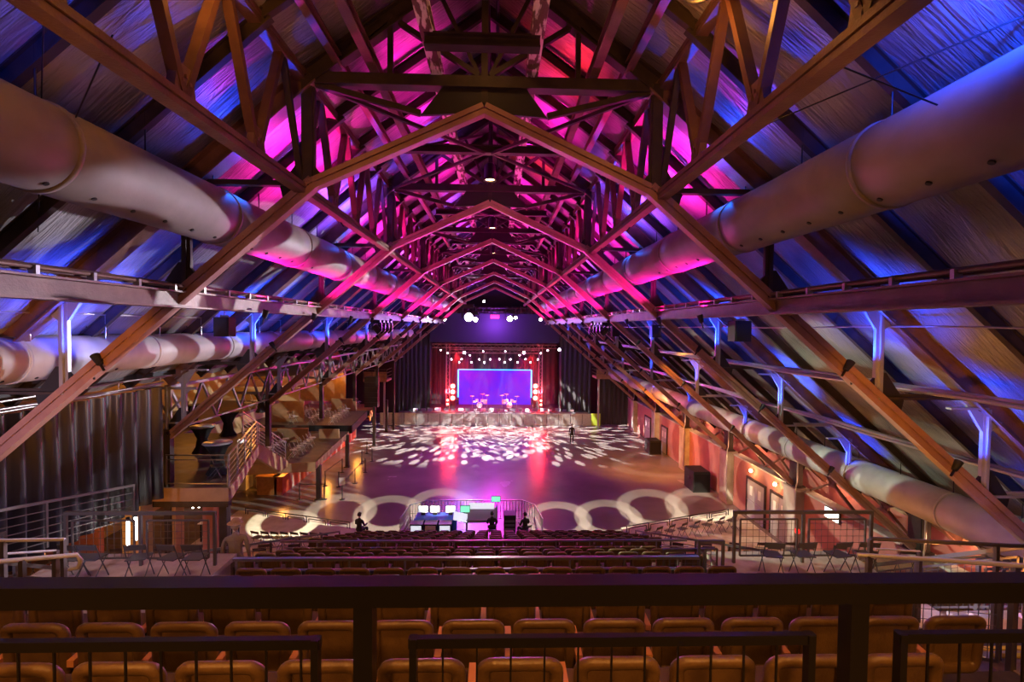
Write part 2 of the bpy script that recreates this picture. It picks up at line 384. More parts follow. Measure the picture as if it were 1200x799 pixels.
# ---------------------------------------------------------------- ducts
def duct(nm,x,z,r,y0,y1,m,label,grp,nz,npz):
    t=thing(nm,label,'duct',(x,0,z),group=grp)
    b_=MB(); y=y0; prof=[]
    st=S/2; ys=[y0]
    y=D1-2*S
    while y<y1:
        if y>y0: ys.append(y)
        y+=st
    ys.append(y1)
    for i,y in enumerate(ys):
        if 0<i<len(ys)-1: prof+=[(r,y-.035),(r*1.0-.012,y-.02),(r-.012,y+.0),(r,y+.02)]
        else: prof.append((r,y))
    # finer lengthwise slices with a faint wobble of the fabric
    pts=[]
    for (ra,ya),(rb,yb) in zip(prof,prof[1:]):
        k=max(1,int((yb-ya)/.6)); 
        for j in range(k): 
            yy=ya+(yb-ya)*j/k; pts.append((ra*(1+.008*math.sin(yy*2.3)),yy))
    pts.append(prof[-1]); b_.lathe(pts,n=40,ax=1); b_.lathe([(0,y0),(r,y0)],n=40,ax=1); b_.lathe([(r,y1),(0,y1)],n=40,ax=1)
    b_.build('tube',m,t); 
    for y in ys[1:-1]:
        q=MB(); q.lathe([(r-.01,y-.03),(r+.02,y-.025),(r+.02,y+.025),(r-.01,y+.03)],n=40,ax=1); q.build('joint_ring',m,t)
    y=y0+.4; k=0
    while k<npz:
        a=-PI/2+nz+.0
        for da in((-.28,) if k%1==0 else ()):
            aa=a+da*(-1 if nz<0 else 1)
            p=V((math.cos(aa)*r,y,math.sin(aa)*r)); n_=V((math.cos(aa),0,math.sin(aa)))
            q=MB(); q.cyl(p-n_*.02,p+n_*.014,.03,n=10); q.build('air_nozzle','black',t)
        y+=.62;k+=1
    q=MB()
    y=D1-S
    while y<y1-1:
        for dy in(0,S/4,S/2,S*.75):
            if y+dy>y0+.3: q.tube([(0,y+dy,r),(0,y+dy,max(r+.3,zr(x)+.3-z))],.012,6)
        y+=S
    q.build('hanger_wire','blackmetal',t)
    return t
duct('air_duct',-4.86,12.5,.5,-.6,47,'duct','fat tan air duct hanging under the left roof slope','fat ducts under the roof slopes',.75,22)
duct('air_duct',4.86,12.5,.5,-.6,47,'duct','fat tan air duct hanging under the right roof slope','fat ducts under the roof slopes',-.75,22)
duct('air_duct',-8.5,9.86,.42,2.5,48,'ductlow','long pale duct at eye level above the black curtain','pale ducts low at the sides',.9,14)
duct('air_duct',12.35,5.78,.5,2.5,50,'ductlow','long pale duct low on the right above the door wall','pale ducts low at the sides',-.5,14)
# lower pipe runs
def piperun(name,x,z,rs,y0,y1,label,cat='pipe',m='tube'):
    b_=MB()
    for dx,dz,r in rs:
        y=y0;pts=[]
        while y<=y1+.1: pts.append((x+dx,y,z+dz+.02*math.sin(y*.9+dx*9))); y+=S/4
        b_.tube(pts,r,8)
    return tag(b_.build(name,m),label,cat,'pipes hung along the roof')
def railpipe(x,z,label,y1=40):
    b_=MB(); b_.tube([(x,2,z),(x,y1,z)],.02); 
    y=D1-3*S/4
    while y<y1: b_.tube([(x,y,z),(x,y,z-.5)],.012,6); y+=S/4
    return tag(b_.build('hand_line','tube'),label,'pipe','pipes hung along the roof')
railpipe(-8.1,10.72,'thin rail on short stems above the pale left duct')
piperun('conduit_run',8.15,9.42,[(0,0,.035),(.12,.03,.05),(.26,-.02,.04),(.4,.04,.03)],3,46,'bundle of pale pipes along the right roof at post foot height')
piperun('conduit_run',10.3,7.78,[(0,0,.04),(.14,.03,.05),(.3,.0,.03)],3,46,'lower bundle of pale pipes above the pale right duct')
piperun('conduit_run',7.7,10.62,[(0,0,.018)],3,46,'single thin pipe level with the eye on the right roof')
piperun('conduit_run',-9.7,8.78,[(0,0,.03),(.25,.22,.025)],3,15.2,'amber-lit pair of pipes above the curtain rod')
# thin sag wires crossing the upper roof
for i,(a,b) in enumerate([((3.3,4.6,13.2),(8.2,3.9,10.9)),((3.3,6.6,13.1),(5.9,3.2,13.6)),((-3.3,4.6,13.2),(-5.9,6.8,12.5)),((-3.3,4.0,14.6),(-6.6,7.4,11.9))]):
    tag(MB().tube([a,b],.009,6).build('stay_wire','blackmetal'),['thin wire crossing the blue roof panels on the right','thin wire from the right girder up past the fat duct','thin wire behind the left girder V joint','thin wire slanting across the left roof blankets'][i],'wire','thin stay wires')
# ================================================================ SEATS
def rrect(w,h,r,n=5,z0=0):
    pts=[]
    for cx,cz,a0 in((w/2-r,h-r,0),(-w/2+r,h-r,PI/2),(-w/2+r,r,PI),(w/2-r,r,1.5*PI)):
        for k in range(n+1): a=a0+PI/2*k/n; pts.append((cx+r*math.cos(a),z0+cz+r*math.sin(a)))
    return pts
def backshell():
    b_=MB(); w,h=.475,.48
    def ring(ins,y,r,zo=0): return [V((x,y,z)) for x,z in rrect(w-2*ins,h-2*ins,max(.01,r-ins),5,ins)]
    loops=[ring(.075,.02,.095),ring(.075,-.004,.1),ring(.06,-.012,.1),ring(.03,-.022,.1),ring(.008,-.012,.1),ring(0,.004,.1),ring(.004,.026,.1),ring(.02,.042,.1),ring(.08,.05,.1)]
    n=len(loops[0]); vs=[]
    for lp in loops:
        for p in lp:
            t=p.z/h; p=V((p.x,p.y-.05*max(0,t-.72)*2-.02*(p.x/.25)**2*-1,p.z)); vs.append(p)
    b_.add(vs,[(i*n+k,i*n+(k+1)%n,(i+1)*n+(k+1)%n,(i+1)*n+k) for i in range(len(loops)-1) for k in range(n)],True)
    b_.add(vs[:n],[tuple(range(n))[::-1]],False); b_.add(vs[-n:],[tuple(range(n))],True)
    R=Matrix.Rotation(math.radians(3),3,'X')
    b_.v=[tuple(R@V(v)+V((0,0,.40))) for v in b_.v]
    return b_
def make_seat():
    t=thing('theatre_seat','','seat')
    o=backshell().build('backrest','seat',t)
    b_=MB(); pr=[]
    b_.prism([(.06,.36),(.09,.47),(.40,.50),(.46,.46),(.44,.40),(.10,.34)],-.22,.22,axis=0); b_.build('seat_pan','seatpad',t)
    b_=MB(); b_.bar((-.25,.05,.0),(-.25,.05,.56),.05,.04,up=(0,1,0)); b_.box((-.25,.1,.02),(.06,.3,.03)); b_.build('leg','blackmetal',t)
    b_=MB(); b_.prism([(-.03,.60),(.30,.62),(.31,.585),(.05,.55),(-.03,.55)],-.29,-.24,axis=0); b_.build('armrest','arm',t)
    return t
seat0=make_seat()
# the far seats: too small to show parts
fs=backshell(); fs.prism([(.06,.36),(.09,.47),(.40,.50),(.46,.46),(.10,.34)],-.22,.22,axis=0); fs.box((-.25,.05,.3),(.04,.04,.6))
farseat=fs.build('theatre_seat','seat')
RISE=.408
TOP=lambda d: 9.84-RISE*d
rows=[]
for k in range(6): rows.append(('A',2.54+.98*k))
ROWN=['row just behind the front rail','second row behind the front rail','third row behind the front rail','fourth row, first above the front rail','fifth row, second above the front rail','last row before the cross aisle']
tiers=[]
def sideword(x): return ''
used0=False; usedf=False
XOFF=[.415,.117,.43,.15,.38,.2]
for k,(bl,d) in enumerate(rows):
    w=.53; lo,hi=[(-2.6,3.0),(-3.9,4.3),(-4.7,4.5),(-3.5,4.2),(-3.9,4.2),(-3.9,4.2)][k]
    xs=[];x=XOFF[k]
    while x-w>lo: x-=w
    while x<hi: xs.append(x); x+=w
    for j,x in enumerate(xs):
        lab='brown padded seat, %s from left, %s'%(ORD[j],ROWN[k])
        loc=(x,d,TOP(d)-.905)
        if not used0: o=seat0; used0=True; o.location=loc; o['label']=lab
        else: o=dup(seat0,loc,label=lab)
        o['group']='padded seats in the upper block'
# middle block between the two cross aisles, and lower block
def farrow(d,z,lo,hi,rowname,grp,pitch=.56):
    global usedf
    x=lo;j=0
    while x<=hi:
        if not usedf: o=farseat; usedf=True
        else: o=farseat.copy(); COL.objects.link(o)
        o.location=(x,d,z-.9)
        tag(o,'dark seat, %s from left, %s'%(ORD[j],rowname),'seat',grp)
        x+=pitch;j+=1
TB=lambda d: 5.74-.40*(d-10.0)
for k in range(4): farrow(10.0+1.0*k,TB(10.0+1.0*k),-5.0,5.0,'%s row below the lit cross rail'%ORD[k],'seats in the middle block')
TC=lambda d: 3.5-.39*(d-15.9)
for k in range(6): farrow(15.9+1.25*k,TC(15.9+1.25*k),-5.7,5.7,'%s row of the lowest block'%ORD[k],'seats in the lowest block',.6)
# tiers (stepped floor)
b_=MB()
def tier(y0,y1,z,x0,x1): b_.box(((x0+x1)/2,(y0+y1)/2,z/2),(x1-x0,y1-y0,z))
tier(-3,2.12,8.4,-9,9)
for k in range(6): d=2.54+.98*k; tier(max(2.12,d-.42),d+.56,TOP(d)-.905,-4.8 if k>2 else -9,4.7 if k>2 else 9)
tier(8.0,9.6,5.25,-5.4,4.8)
for k in range(4): d=10+k; tier(d-.4,d+.6,TB(d)-.9,-6.2,6.2)
tier(13.6,15.5,3.1,-6.2,6.2)
for k in range(6): d=15.9+1.25*k; tier(d-.4,d+.85,TC(d)-.9,-6.4,6.4)
o=b_.build('floor_terraces','tier'); struct(o)
# ---------------------------------------------------------------- railings
def guard(name,label,p0,p1,h=1.07,panels=3,mesh='wires',m='rail',post=.05,top=.06,group='steel guard rails',rail2=False,gap=.12,wr=.004,wst=.12,frame=True):
    """guard rail from p0 to p1 (feet), posts, top rail, framed infill panels"""
    p0=V(p0);p1=V(p1); t=thing(name,label,'railing',p0,group=group); q=p1-p0
    U=V((0,0,1))
    for i in range(panels+1):
        a=q*(i/panels); MB().bar(a,a+U*h,post,post,up=(0,1,0)).build('post',m,t)
    MB().bar(U*h-q.normalized()*post*.5,q+U*h+q.normalized()*post*.5,top,top).build('top_rail',m,t)
    for i in range(panels):
        a=q*(i/panels); b=q*((i+1)/panels); d=(b-a).normalized(); a=a+d*gap; b=b-d*gap
        if mesh=='bars':
            f=MB()
            for k in range(5): z=h*(.12+.17*k); f.bar(a-d*gap+U*z,b+d*gap+U*z,.02,.02)
            f.build('mid_rails',m,t)
        elif mesh:
            f=MB(); lo,hi=U*(h*.14),U*(h*.86)
            for s_,e_ in((a+lo,b+lo),(a+hi,b+hi),(a+lo,a+hi),(b+lo,b+hi)): f.bar(s_,e_,.03,.03,up=(0,1,0) if abs((e_-s_).normalized().z)>.9 else (0,0,1))
            f.build('panel_frame',m,t)
            f=MB(); L_=(b-a).length; k=1
            while k*wst<L_: f.bar(a+d*(k*wst)+lo,a+d*(k*wst)+hi,wr*2,wr*2,up=(0,1,0)); k+=1
            k=1
            while k*wst<h*.72: f.bar(a+lo+U*(k*wst),b+lo+U*(k*wst),wr*2,wr*2); k+=1
            f.build('wire_mesh',m,t)
    return t
# the big front rail, right in front of the camera
t=thing('front_rail','heavy dark box rail with posts across the whole foreground','railing',(0,2.0,8.4))
zt=9.475-8.4
b_=MB(); b_.bar((-4.2,0,zt-.045),(4.2,0,zt-.045),.09,.09); b_.build('top_rail','rail',t)
for px in(-145,428,999,1570):
    x=at(px,760,2.0).x
    MB().bar((x,.0,0),(x,.0,zt-.09),.078,.078,up=(0,1,0)).build('post','rail',t)
zz=9.245-8.4
for a,b in((-400,378),(480,950),(1045,1500)):
    x0=at(a,765,2.0).x; x1=at(b,765,2.0).x
    b_=MB(); b_.bar((x0,-.02,zz-.02),(x1,-.02,zz-.02),.03,.042); b_.bar((x0+.02,-.02,.1),(x0+.02,-.02,zz),.03,.042,up=(0,1,0)); b_.bar((x1-.02,-.02,.1),(x1-.02,-.02,zz),.03,.042,up=(0,1,0)); b_.bar((x0,-.02,.1),(x1,-.02,.1),.03,.042); b_.build('panel_frame','rail',t)
    b_=MB(); k=1
    while x0+k*.143<x1: b_.bar((x0+k*.143,-.02,.1),(x0+k*.143,-.02,zz),.008,.008,up=(0,1,0)); k+=1
    k=1
    while .1+k*.26<zz-.06: b_.bar((x0,-.02,zz-k*.26),(x1,-.02,zz-k*.26),.008,.008); k+=1
    b_.build('wire_mesh','rail',t)
# cross-aisle rails
def aisle(y,z,x0,x1,label,dz):
    t=thing('aisle_rail',label,'railing',(0,y,z),group='cross aisle rails')
    MB().bar((x0,0,0),(x1,0,0),.07,.05).build('top_rail','tube',t)
    MB().box(((x0+x1)/2,.06,-dz*.95),(x1-x0,.04,dz*.9)).build('kick_board','tier',t)
    x=x0+.05
    while x<x1: MB().bar((x,0,-dz),(x,0,0),.03,.03,up=(0,1,0)).build('post','tube',t); x+=1.02
    b_=MB(); x=x0+.15
    while x<x1-.8: b_.bar((x,-.05,-.17),(x+.86,-.05,-.17),.03,.02); x+=1.02
    b_.build('mid_rail','tube',t)
aisle(8.75,6.26,-4.5,4.1,'long white-lit cross-aisle rail nearest the padded seats',.5)
aisle(14.2,4.12,-6.1,6.1,'further cross-aisle rail below the middle seats',.6)
# side landings at mid height, with guard rails and folding chairs
for sd in(-1,1):
    nm='left' if sd<0 else 'right'
    x0,x1=(-8.3,-5.0) if sd<0 else (4.7,7.7)
    b_=MB(); b_.box(((x0+x1)/2,8.55,5.82),(x1-x0,2.5,.1)); b_.box(((x0+x1)/2,8.55,5.6),(x1-x0-.2,2.4,.3))
    tag(b_.build('landing_deck','tread'),'pinkish boarded %s landing with folding chairs along its rail'%nm,'platform','mid height landings')
    for x in(x0+.3,x1-.3):
        pass
guard('guard_rail','framed mesh guard rail along the left landing edge',(-7.95,9.3,5.88),(-5.15,9.3,5.88),1.02,2,wst=.13,m='rail2',wr=.003)
guard('guard_rail','framed mesh guard rail along the right landing edge',(5.05,9.3,5.88),(7.85,9.3,5.88),1.02,2,wst=.13,m='rail2',wr=.003)
guard('guard_rail','short mesh rail beside the right end of the padded seats',(4.3,9.2,5.35),(4.78,9.2,5.35),1.0,1,m='rail2')
guard('guard_rail','mesh gate rail by the right aisle end, two narrow frames',(3.75,9.6,5.25),(4.6,9.6,5.25),.75,1,m='rail2',mesh='wires')
# upper side landings beside the rows, tubular hand rails
for sd in(-1,1):
    x0,x1=(-9.2,-4.85) if sd<0 else (4.75,9.4)
    b_=MB(); b_.box(((x0+x1)/2,5.6,6.55),(x1-x0,1.3,.12)); tag(b_.build('landing_deck','tread'),'upper landing beside the padded seats on the %s'%('left' if sd<0 else 'right'),'platform','upper landings')
    # flight of steps down the outside
    b_=MB()
    for k in range(16): b_.box((sd*8.6,6.4+k*.34,6.5-.21*k),(1.6,.36,.06))
    b_.build('x','tread'); o=COL.objects[-1] if False else bpy.data.objects['x']; o.name='stair_flight'
    tag(o,'long stair flight going down outside the %s landing'%('left' if sd<0 else 'right'),'stairs','outer stair flights')
def handrail(label,pts,r=.024,legs=(),z0=0,m='tubepaint',bars=0):
    t=thing('hand_rail',label,'railing',pts[0],group='tubular hand rails'); o=V(pts[0])
    MB().tube([V(p)-o for p in pts],r,10).build('top_rail',m,t)
    for l in legs: MB().bar(V(l)-o,V((l[0],l[1],z0))-o,.045,.045,up=(0,1,0)).build('post','rail2',t)
    if bars:
        b_=MB(); a=V(pts[0])-o;b=V(pts[-1])-o
        for k in range(1,bars+1): b_.tube([a-V((0,0,.16*k)),b-V((0,0,.16*k))],.01,6)
        b_.build('mid_rails','rail2',t)
    return t
P=at(90,650,5.3);Q=at(0,658,4.9);Q2=at(-160,672,4.4)
handrail('white-lit tube hand rail with turned-down end at far left',[Q2,Q,P,P+V((.04,0,-.06)),P+V((.02,0,-.14)),P+V((-.08,0,-.16))],.024,[at(65,652,5.2),at(26,656,5.0)],6.6,bars=0)
handrail('upper tube hand rail behind the white-lit one, at left edge',[at(-140,636,5.6),at(76,632,6.0)],.022,[at(74,632,6.0),at(4,634,5.85)],6.6)
handrail('short inner hand rail between the two at the left edge',[at(6,649,6.2),at(66,645,6.5)],.016,[at(66,645,6.5)],6.6)
handrail('violet-lit tube hand rail with rounded end at far right',[at(1004,650,5.4),at(1100,656,5.1),at(1330,672,4.6)],.026,[at(1018,651,5.35),at(1190,662,4.95)],6.6)
handrail('darker square-post hand rail behind the violet-lit one',[at(1020,631,6.0),at(1200,640,5.7),at(1350,648,5.5)],.026,[at(1020,632,6.0),at(1168,638,5.75)],6.6,m='rail2')
handrail('short inner hand rail at the right landing corner',[at(1026,643,6.3),at(1078,646,6.2)],.014,[at(1078,646,6.2)],6.6)
guard('guard_rail','sloping mesh guard going down the right stairs, inner side',(7.75,6.4,6.55),(7.75,11.6,3.4),1.0,3,wst=.13,m='rail2',wr=.003)
guard('guard_rail','sloping mesh guard going down the right stairs, outer side',(9.45,5.6,6.6),(9.45,11.6,3.0),1.0,3,wst=.13,m='rail2',wr=.003)
guard('guard_rail','sloping barred guard going down the left stairs, inner side',(-7.75,6.4,6.55),(-7.75,11.6,3.4),1.0,3,mesh='bars',m='rail2')
guard('guard_rail','sloping barred guard going down the left stairs, by the curtain',(-9.45,5.6,6.6),(-9.45,13.0,5.2),1.0,3,mesh='bars',m='rail2')
guard('guard_rail','framed mesh panel rail on the right landing return',(8.0,7.3,5.9),(9.3,7.3,5.9),1.0,1,wst=.13,m='rail2')
guard('guard_rail','level barred rail at left landing, facing the camera',(-9.3,6.3,5.9),(-8.2,8.4,5.9),1.0,1,mesh='bars',m='rail2')
b_=MB()
for k in range(6): b_.box((5.7,3.2+.42*k,7.9-.22*k),(1.5,.42,.1))
tag(b_.build('aisle_steps','tread'),'pinkish steps with yellow edges right of the padded seats','stairs')
b_=MB()
for k in range(6): b_.box((5.7,3.41+.42*k,7.955-.22*k),(1.5,.05,.02))
st_=b_.build('step_nosing','yellow',bpy.data.objects['aisle_steps'])
guard('guard_rail','sloping mesh guard beside the yellow-edged steps, right of the seats',(4.95,3.0,8.0),(4.95,5.2,6.85),.9,2,wst=.11,m='rail2',wr=.003)
guard('guard_rail','outer mesh guard of the yellow-edged steps at the right edge',(6.5,3.0,8.0),(6.5,5.2,6.85),.9,2,wst=.11,m='rail2',wr=.003)
# folding chairs
def make_fold(m='chair'):
    t=thing('folding_chair','','chair')
    for s_ in(-1,1):
        b_=MB(); b_.tube([(s_*.21,-.02,.0),(s_*.21,.18,.45),(s_*.2,.30,.80)][::1],.011,6); b_.build('leg',m,t)
        b_=MB(); b_.tube([(s_*.19,.38,.0),(s_*.19,.0,.46)],.011,6); b_.build('leg',m,t)
    b_=MB(); b_.prism([(-.06,.44),(.3,.46),(.3,.48),(-.06,.465)],-.19,.19,axis=0); b_.build('seat',m,t)
    b_=MB(); b_.prism([(.255,.67),(.30,.80),(.32,.80),(.275,.67)],-.2,.2,axis=0); b_.build('backrest',m,t)
    return t
M['chairlit']=mat('white_lit_chair_steel',(.55,.52,.5),.35,.3)  # dark chairs made pale: white pattern light put into the colour
fold0=make_fold(); fold_used=[False]; pale=[None]
def chair(x,y,z,rz,label,group,s=1.0,light=False):
    if light:
        if pale[0] is None: o=pale[0]=make_fold('chairlit'); o.location=(x,y,z); o.rotation_euler=(0,0,rz); o['label']=label
        else: o=dup(pale[0],(x,y,z),rz,label)
    elif not fold_used[0]: o=fold0; fold_used[0]=True; o.location=(x,y,z); o.rotation_euler=(0,0,rz); o['label']=label
    else: o=dup(fold0,(x,y,z),rz,label)
    o['group']=group; o.scale=(s,s,s); return o
# note: the model's back is on +y, so it faces -y; landing chairs face the stage
for j,px in enumerate((92,112,165,205,232)):
    x=at(px,665,8.9).x; chair(x,8.95,5.87,PI+.15*(j%3-1),'dark folding chair, %s from the left on the left landing'%ORD[j],'folding chairs on the left landing',.86)
for j,px in enumerate((903,938,978,1012)):
    x=at(px,665,8.9).x; chair(x,8.95,5.87,PI+.15*(j%3-1),'dark folding chair, %s from the left on the right landing'%ORD[j],'folding chairs on the right landing',.86)
for j in range(8):
    u=j/7; p=atz(753+102*u,634-17*u,.6) ; chair(p.x,p.y,.5,PI+.55,'black folding chair, %s from the left in the angled row at right'%ORD[j],'angled row of folding chairs at right')
for j in range(8):
    u=j/7; p=atz(304+80*u,637+2*u,.6) ; chair(p.x,p.y,.5,PI-.3,'black folding chair, %s from the left in the angled row at left'%ORD[j],'angled row of folding chairs at left')
# wing platforms under them and stepped wings behind
for sd in(-1,1):
    nm='left' if sd<0 else 'right'
    b_=MB()
    b_.prism([(sd*6.6,21.0),(sd*6.6,23.6),(sd*13.6,26.0),(sd*13.6,20)],0,.5,axis=2)
    fixn(b_.build('wing_platform','concrete')); o=bpy.data.objects['wing_platform' if sd<0 else 'wing_platform.001']
    tag(o,'low angled %s platform carrying the row of black folding chairs'%nm,'platform','low angled platforms')
    for k in range(8):
        y=10.0+1.35*k; z=4.6-.56*k
        q=MB(); x0=6.5; x1=13.6 if k>1 else 7.6
        if sd<0 and False: pass
        q.box((sd*(x0+x1)/2,y+.67,z/2),(x1-x0,1.35,z)); q.box((sd*(x0+x1)/2,y+1.33,z-.03),(x1-x0,.05,.062))
        tag(q.build('wing_step','tan'),'tan %s wing terrace, %s step down from the landing'%(nm,ORD[k]),'platform','wing terraces on the %s'%nm)
        for j in range(5 if k>1 else 0):
            if k%2==0: chair(sd*(7.6+1.15*j),y+.75,z,PI-.2*sd,'folding chair, %s out from the aisle on the %s %s wing terrace'%(ORD[j],ORD[k],nm),'folding chairs on the wing terraces')
    guard('aisle_guard','barred %s guard sloping down between centre block and wing'%nm,(sd*6.45,10.2,4.7),(sd*6.45,20.6,.7),.95,5,mesh='bars',m='rail2')
def fence(label,a,b,n,flip):
    guard('floor_fence',label,a,b,.82,n,mesh='frame',m='rail',post=.035,top=.035,gap=.14,wst=5,group='low fences around the floor')
a=atz(288,613,.0);b=atz(410,631,0); fence('low black framed fence at the left edge of the open floor',a,b,5,0)
a=atz(734,636,.0);b=atz(853,614,0); fence('low black framed fence at the right edge of the open floor',a,b,5,0)
# ================================================================ RIGHT WALL
pn=['nearest the right stairs','beside the two door sets','between the doors and the near black box','between the two black boxes on the floor','beyond the far black box','by the black drape at the far end']
for i,n_ in enumerate((2,3,4,5,6,7)):
    y=TY(n_)
    b_=MB(); b_.box((14.42,y,1.52),(.42,1.0,3.04)); b_.box((14.42,y,3.1),(.52,1.1,.1))
    tag(b_.build('wall_pier','concrete'),'pale concrete wall pier carrying a truss foot, %s'%pn[i],'pier','concrete piers along the right wall')
    b_=MB(); b_.box((14.5,y,3.9),(.34,.5,1.5)); b_.bar((14.5,y-.27,4.6),(14.5,y-.27,3.1),.3,.03,up=(0,1,0)); b_.box((14.5,y,3.2),(.5,.7,.08))
    tag(b_.build('column_shoe','steel_dark'),'dark steel truss shoe on the pier %s'%pn[i],'column','dark steel truss shoes')
    b_=MB(); b_.tube([(14.2,y-.56,5.2),(14.2,y-.56,3.5),(14.12,y-.6,3.3),(14.12,y-.6,.3)],.03)
    tag(b_.build('drain_pipe','tube'),'thin pale pipe bending down the pier %s'%pn[i],'pipe','pipes down the piers')
for i,n_ in enumerate((1,2,3,4,5,6)):
    y0=TY(n_)+.5;y1=TY(n_+1)-.5; w=(y1-y0)/2
    b_=MB()
    for k in(0,1):
        a=y0+w*k; b_.bar((14.9,a,3.12),(14.9,a+w,4.7),.07,.13,up=(1,0,0)); b_.bar((14.9,a+w,3.12),(14.9,a,4.7),.07,.13,up=(1,0,0)); b_.box((14.9,a+w/2,3.92),(.1,.36,.36))
    b_.bar((14.9,y0,4.72),(14.9,y1,4.72),.1,.14)
    tag(b_.build('cross_bracing','steel'),'brown X bracing above the low wall, %s panel from the camera'%ORD[i],'brace','X bracing above the right wall')
# doors
def wdoor(y,w,n_):
    t=bpy.data.objects.new('door_%d'%n_,None); COL.objects.link(t); t.location=(14.6,y,0); struct(t)
    b_=MB(); b_.box((-.03,-w/2-.06,1.08),(.1,.12,2.2)); b_.box((-.03,w/2+.06,1.08),(.1,.12,2.2)); b_.box((-.03,0,2.2),(.1,w+.24,.12)); b_.build('door_frame','steel_dark',t)
    for s_ in(-1,1):
        MB().box((-.04,s_*w/4,1.06),(.05,w/2-.02,2.1)).build('door_leaf','door',t)
        MB().box((-.075,s_*w/4,1.55),(.02,.24,.5)).build('door_glass','lens' if False else 'signw',t)
        b_=MB(); b_.bar((-.11,s_*(.08),1.0),(-.11,s_*(w/2-.1),1.0),.03,.05); b_.build('push_bar','tube',t)
wdoor(25.6,1.7,1); wdoor(23.4,1.4,2); wdoor(40.0,1.2,3); wdoor(44.5,1.6,4)
def lamp_fix(name,loc,label,grp,axis=(-1,0,0),m='lenswarm',r=.09):
    t=thing(name,label,'lamp',loc,group=grp)
    MB().cyl((.14,0,.05),(0,0,.0),.04).build('bracket','blackmetal',t)
    MB().lathe([(0,-.09),(r*.7,-.08),(r,0),(r*.7,.08),(0,.09)],n=14).build('lamp_globe',m,t)
    return t
lamp_fix('wall_lamp',(14.42,25.9,2.72),'small glowing globe above the farther door set','wall lamps over the doors')
lamp_fix('wall_lamp',(14.42,23.6,2.72),'small glowing globe above the nearer door set','wall lamps over the doors')
p=at(983,602,19.6); t=thing('wall_sign','small bright white sign on the pier wall near the right stairs','sign',(14.5,19.6,2.75)); MB().box((0,0,0),(.04,.8,.42)).build('sign_face',emit_mat('sign_glow',(1,.9,.75),4),t); MB().box((.03,0,0),(.04,.9,.5)).build('sign_frame','blackmetal',t)
# fire alarm bells etc on the wall
p=(14.2,22.0-.6,1.4); tag(MB().cyl((14.2,21.3,1.3),(14.1,21.3,1.3),.12).build('alarm_bell','redd'),'small red bell on the pier beside the nearer doors','bell')
def sub(loc,s,label):
    t=thing('speaker_box',label,'speaker',loc,group='big black boxes on the hall floor'); w,d,h=s
    b_=MB(); b_.box((0,0,h/2),(w,d,h)); b_.box((0,0,h+.02),(w*.96,d*.96,.04)); b_.build('cabinet','grey' if False else 'black',t)
    MB().box((-.0,-d/2-.015,h*.52),(w*.9,.03,h*.84)).build('grille','blackmetal',t)
    MB().box((-w/2-.01,0,h*.6),(.03,.3,.1)).build('handle','blackmetal',t)
    b_=MB(); 
    for a in(-1,1):
        for c in(-1,1): b_.box((a*w*.4,c*d*.4,.03),(.1,.1,.06))
    b_.build('skid','blackmetal',t)
sub((13.55,30.9,0),(1.1,1.5,1.3),'black box speaker on the floor by the right wall, nearer one')
sub((13.6,40.0,0),(1.0,1.3,1.1),'black box speaker on the floor by the right wall, farther one')
# ================================================================ HANGING SPEAKERS
def hang(px,py,Y,w,h,label):
    p=at(px,py,Y); t=thing('hanging_speaker',label,'speaker',p,group='speakers hung from the roof')
    b_=MB(); b_.prism([(-w/2,-h/2),(w/2,-h/2),(w/2,h/2),(-w/2,h/2)],-w*.4,w*.5); b_.build('cabinet','black',t)
    MB().box((0,-w*.42,0),(w*.86,.02,h*.9)).build('grille','black',t)
    zt=max(.3,zr(p.x)-p.z); b_=MB(); b_.tube([(0,0,h/2),(0,0,zt)],.015,6); b_.box((0,0,h/2+.03),(w*.5,.06,.06)); b_.build('hanger','tube',t)
hang(263,383,13.2,.4,.52,'black speaker hung over the pale left duct')
hang(867,388,12.6,.44,.55,'largest black speaker hung under the right roof')
hang(1120,344,8.0,.18,.26,'small black speaker just under the right catwalk beam')
hang(768,388,22,.42,.58,'black speaker hung midway down the right roof, beside a post')
hang(721,388,27,.42,.62,'black speaker hung right of the lit fixture cluster')
hang(693,388,30,.3,.42,'smallest black speaker left of the right fixture cluster')
# fixture cluster on the catwalk beams
def mover(loc,label,grp,aim=(0,-.5,-.8),s=1.,lens='lens'):
    t=thing('moving_head_light',label,'stage light',loc,group=grp); t.scale=(s,s,s)
    b_=MB(); b_.box((0,0,-.06),(.34,.34,.12)); b_.build('base','blackmetal',t)
    b_=MB(); b_.box((-.2,0,-.28),(.05,.12,.36)); b_.box((.2,0,-.28),(.05,.12,.36)); b_.box((0,0,-.12),(.44,.14,.05)); b_.build('yoke','blackmetal',t)
    a=V(aim).normalized(); c=V((0,0,-.4))
    MB().cyl(c-a*.2,c+a*.2,.14,.15,14).build('head','black',t); MB().cyl(c+a*.2,c+a*.215,.125,.125,14).build('lens',lens,t)
    return t
for sd,px,py in((-1,445,373),(1,703,374)):
    nm='left' if sd<0 else 'right'
    for k in range(4):
        mover((sd*5.3,22.3+.75*k,10.8),'pale-lit moving head light under the %s beam, %s of the cluster'%(nm,ORD[k]),'moving heads under the beams',aim=(-sd*.6,.2,-.7),lens='white')
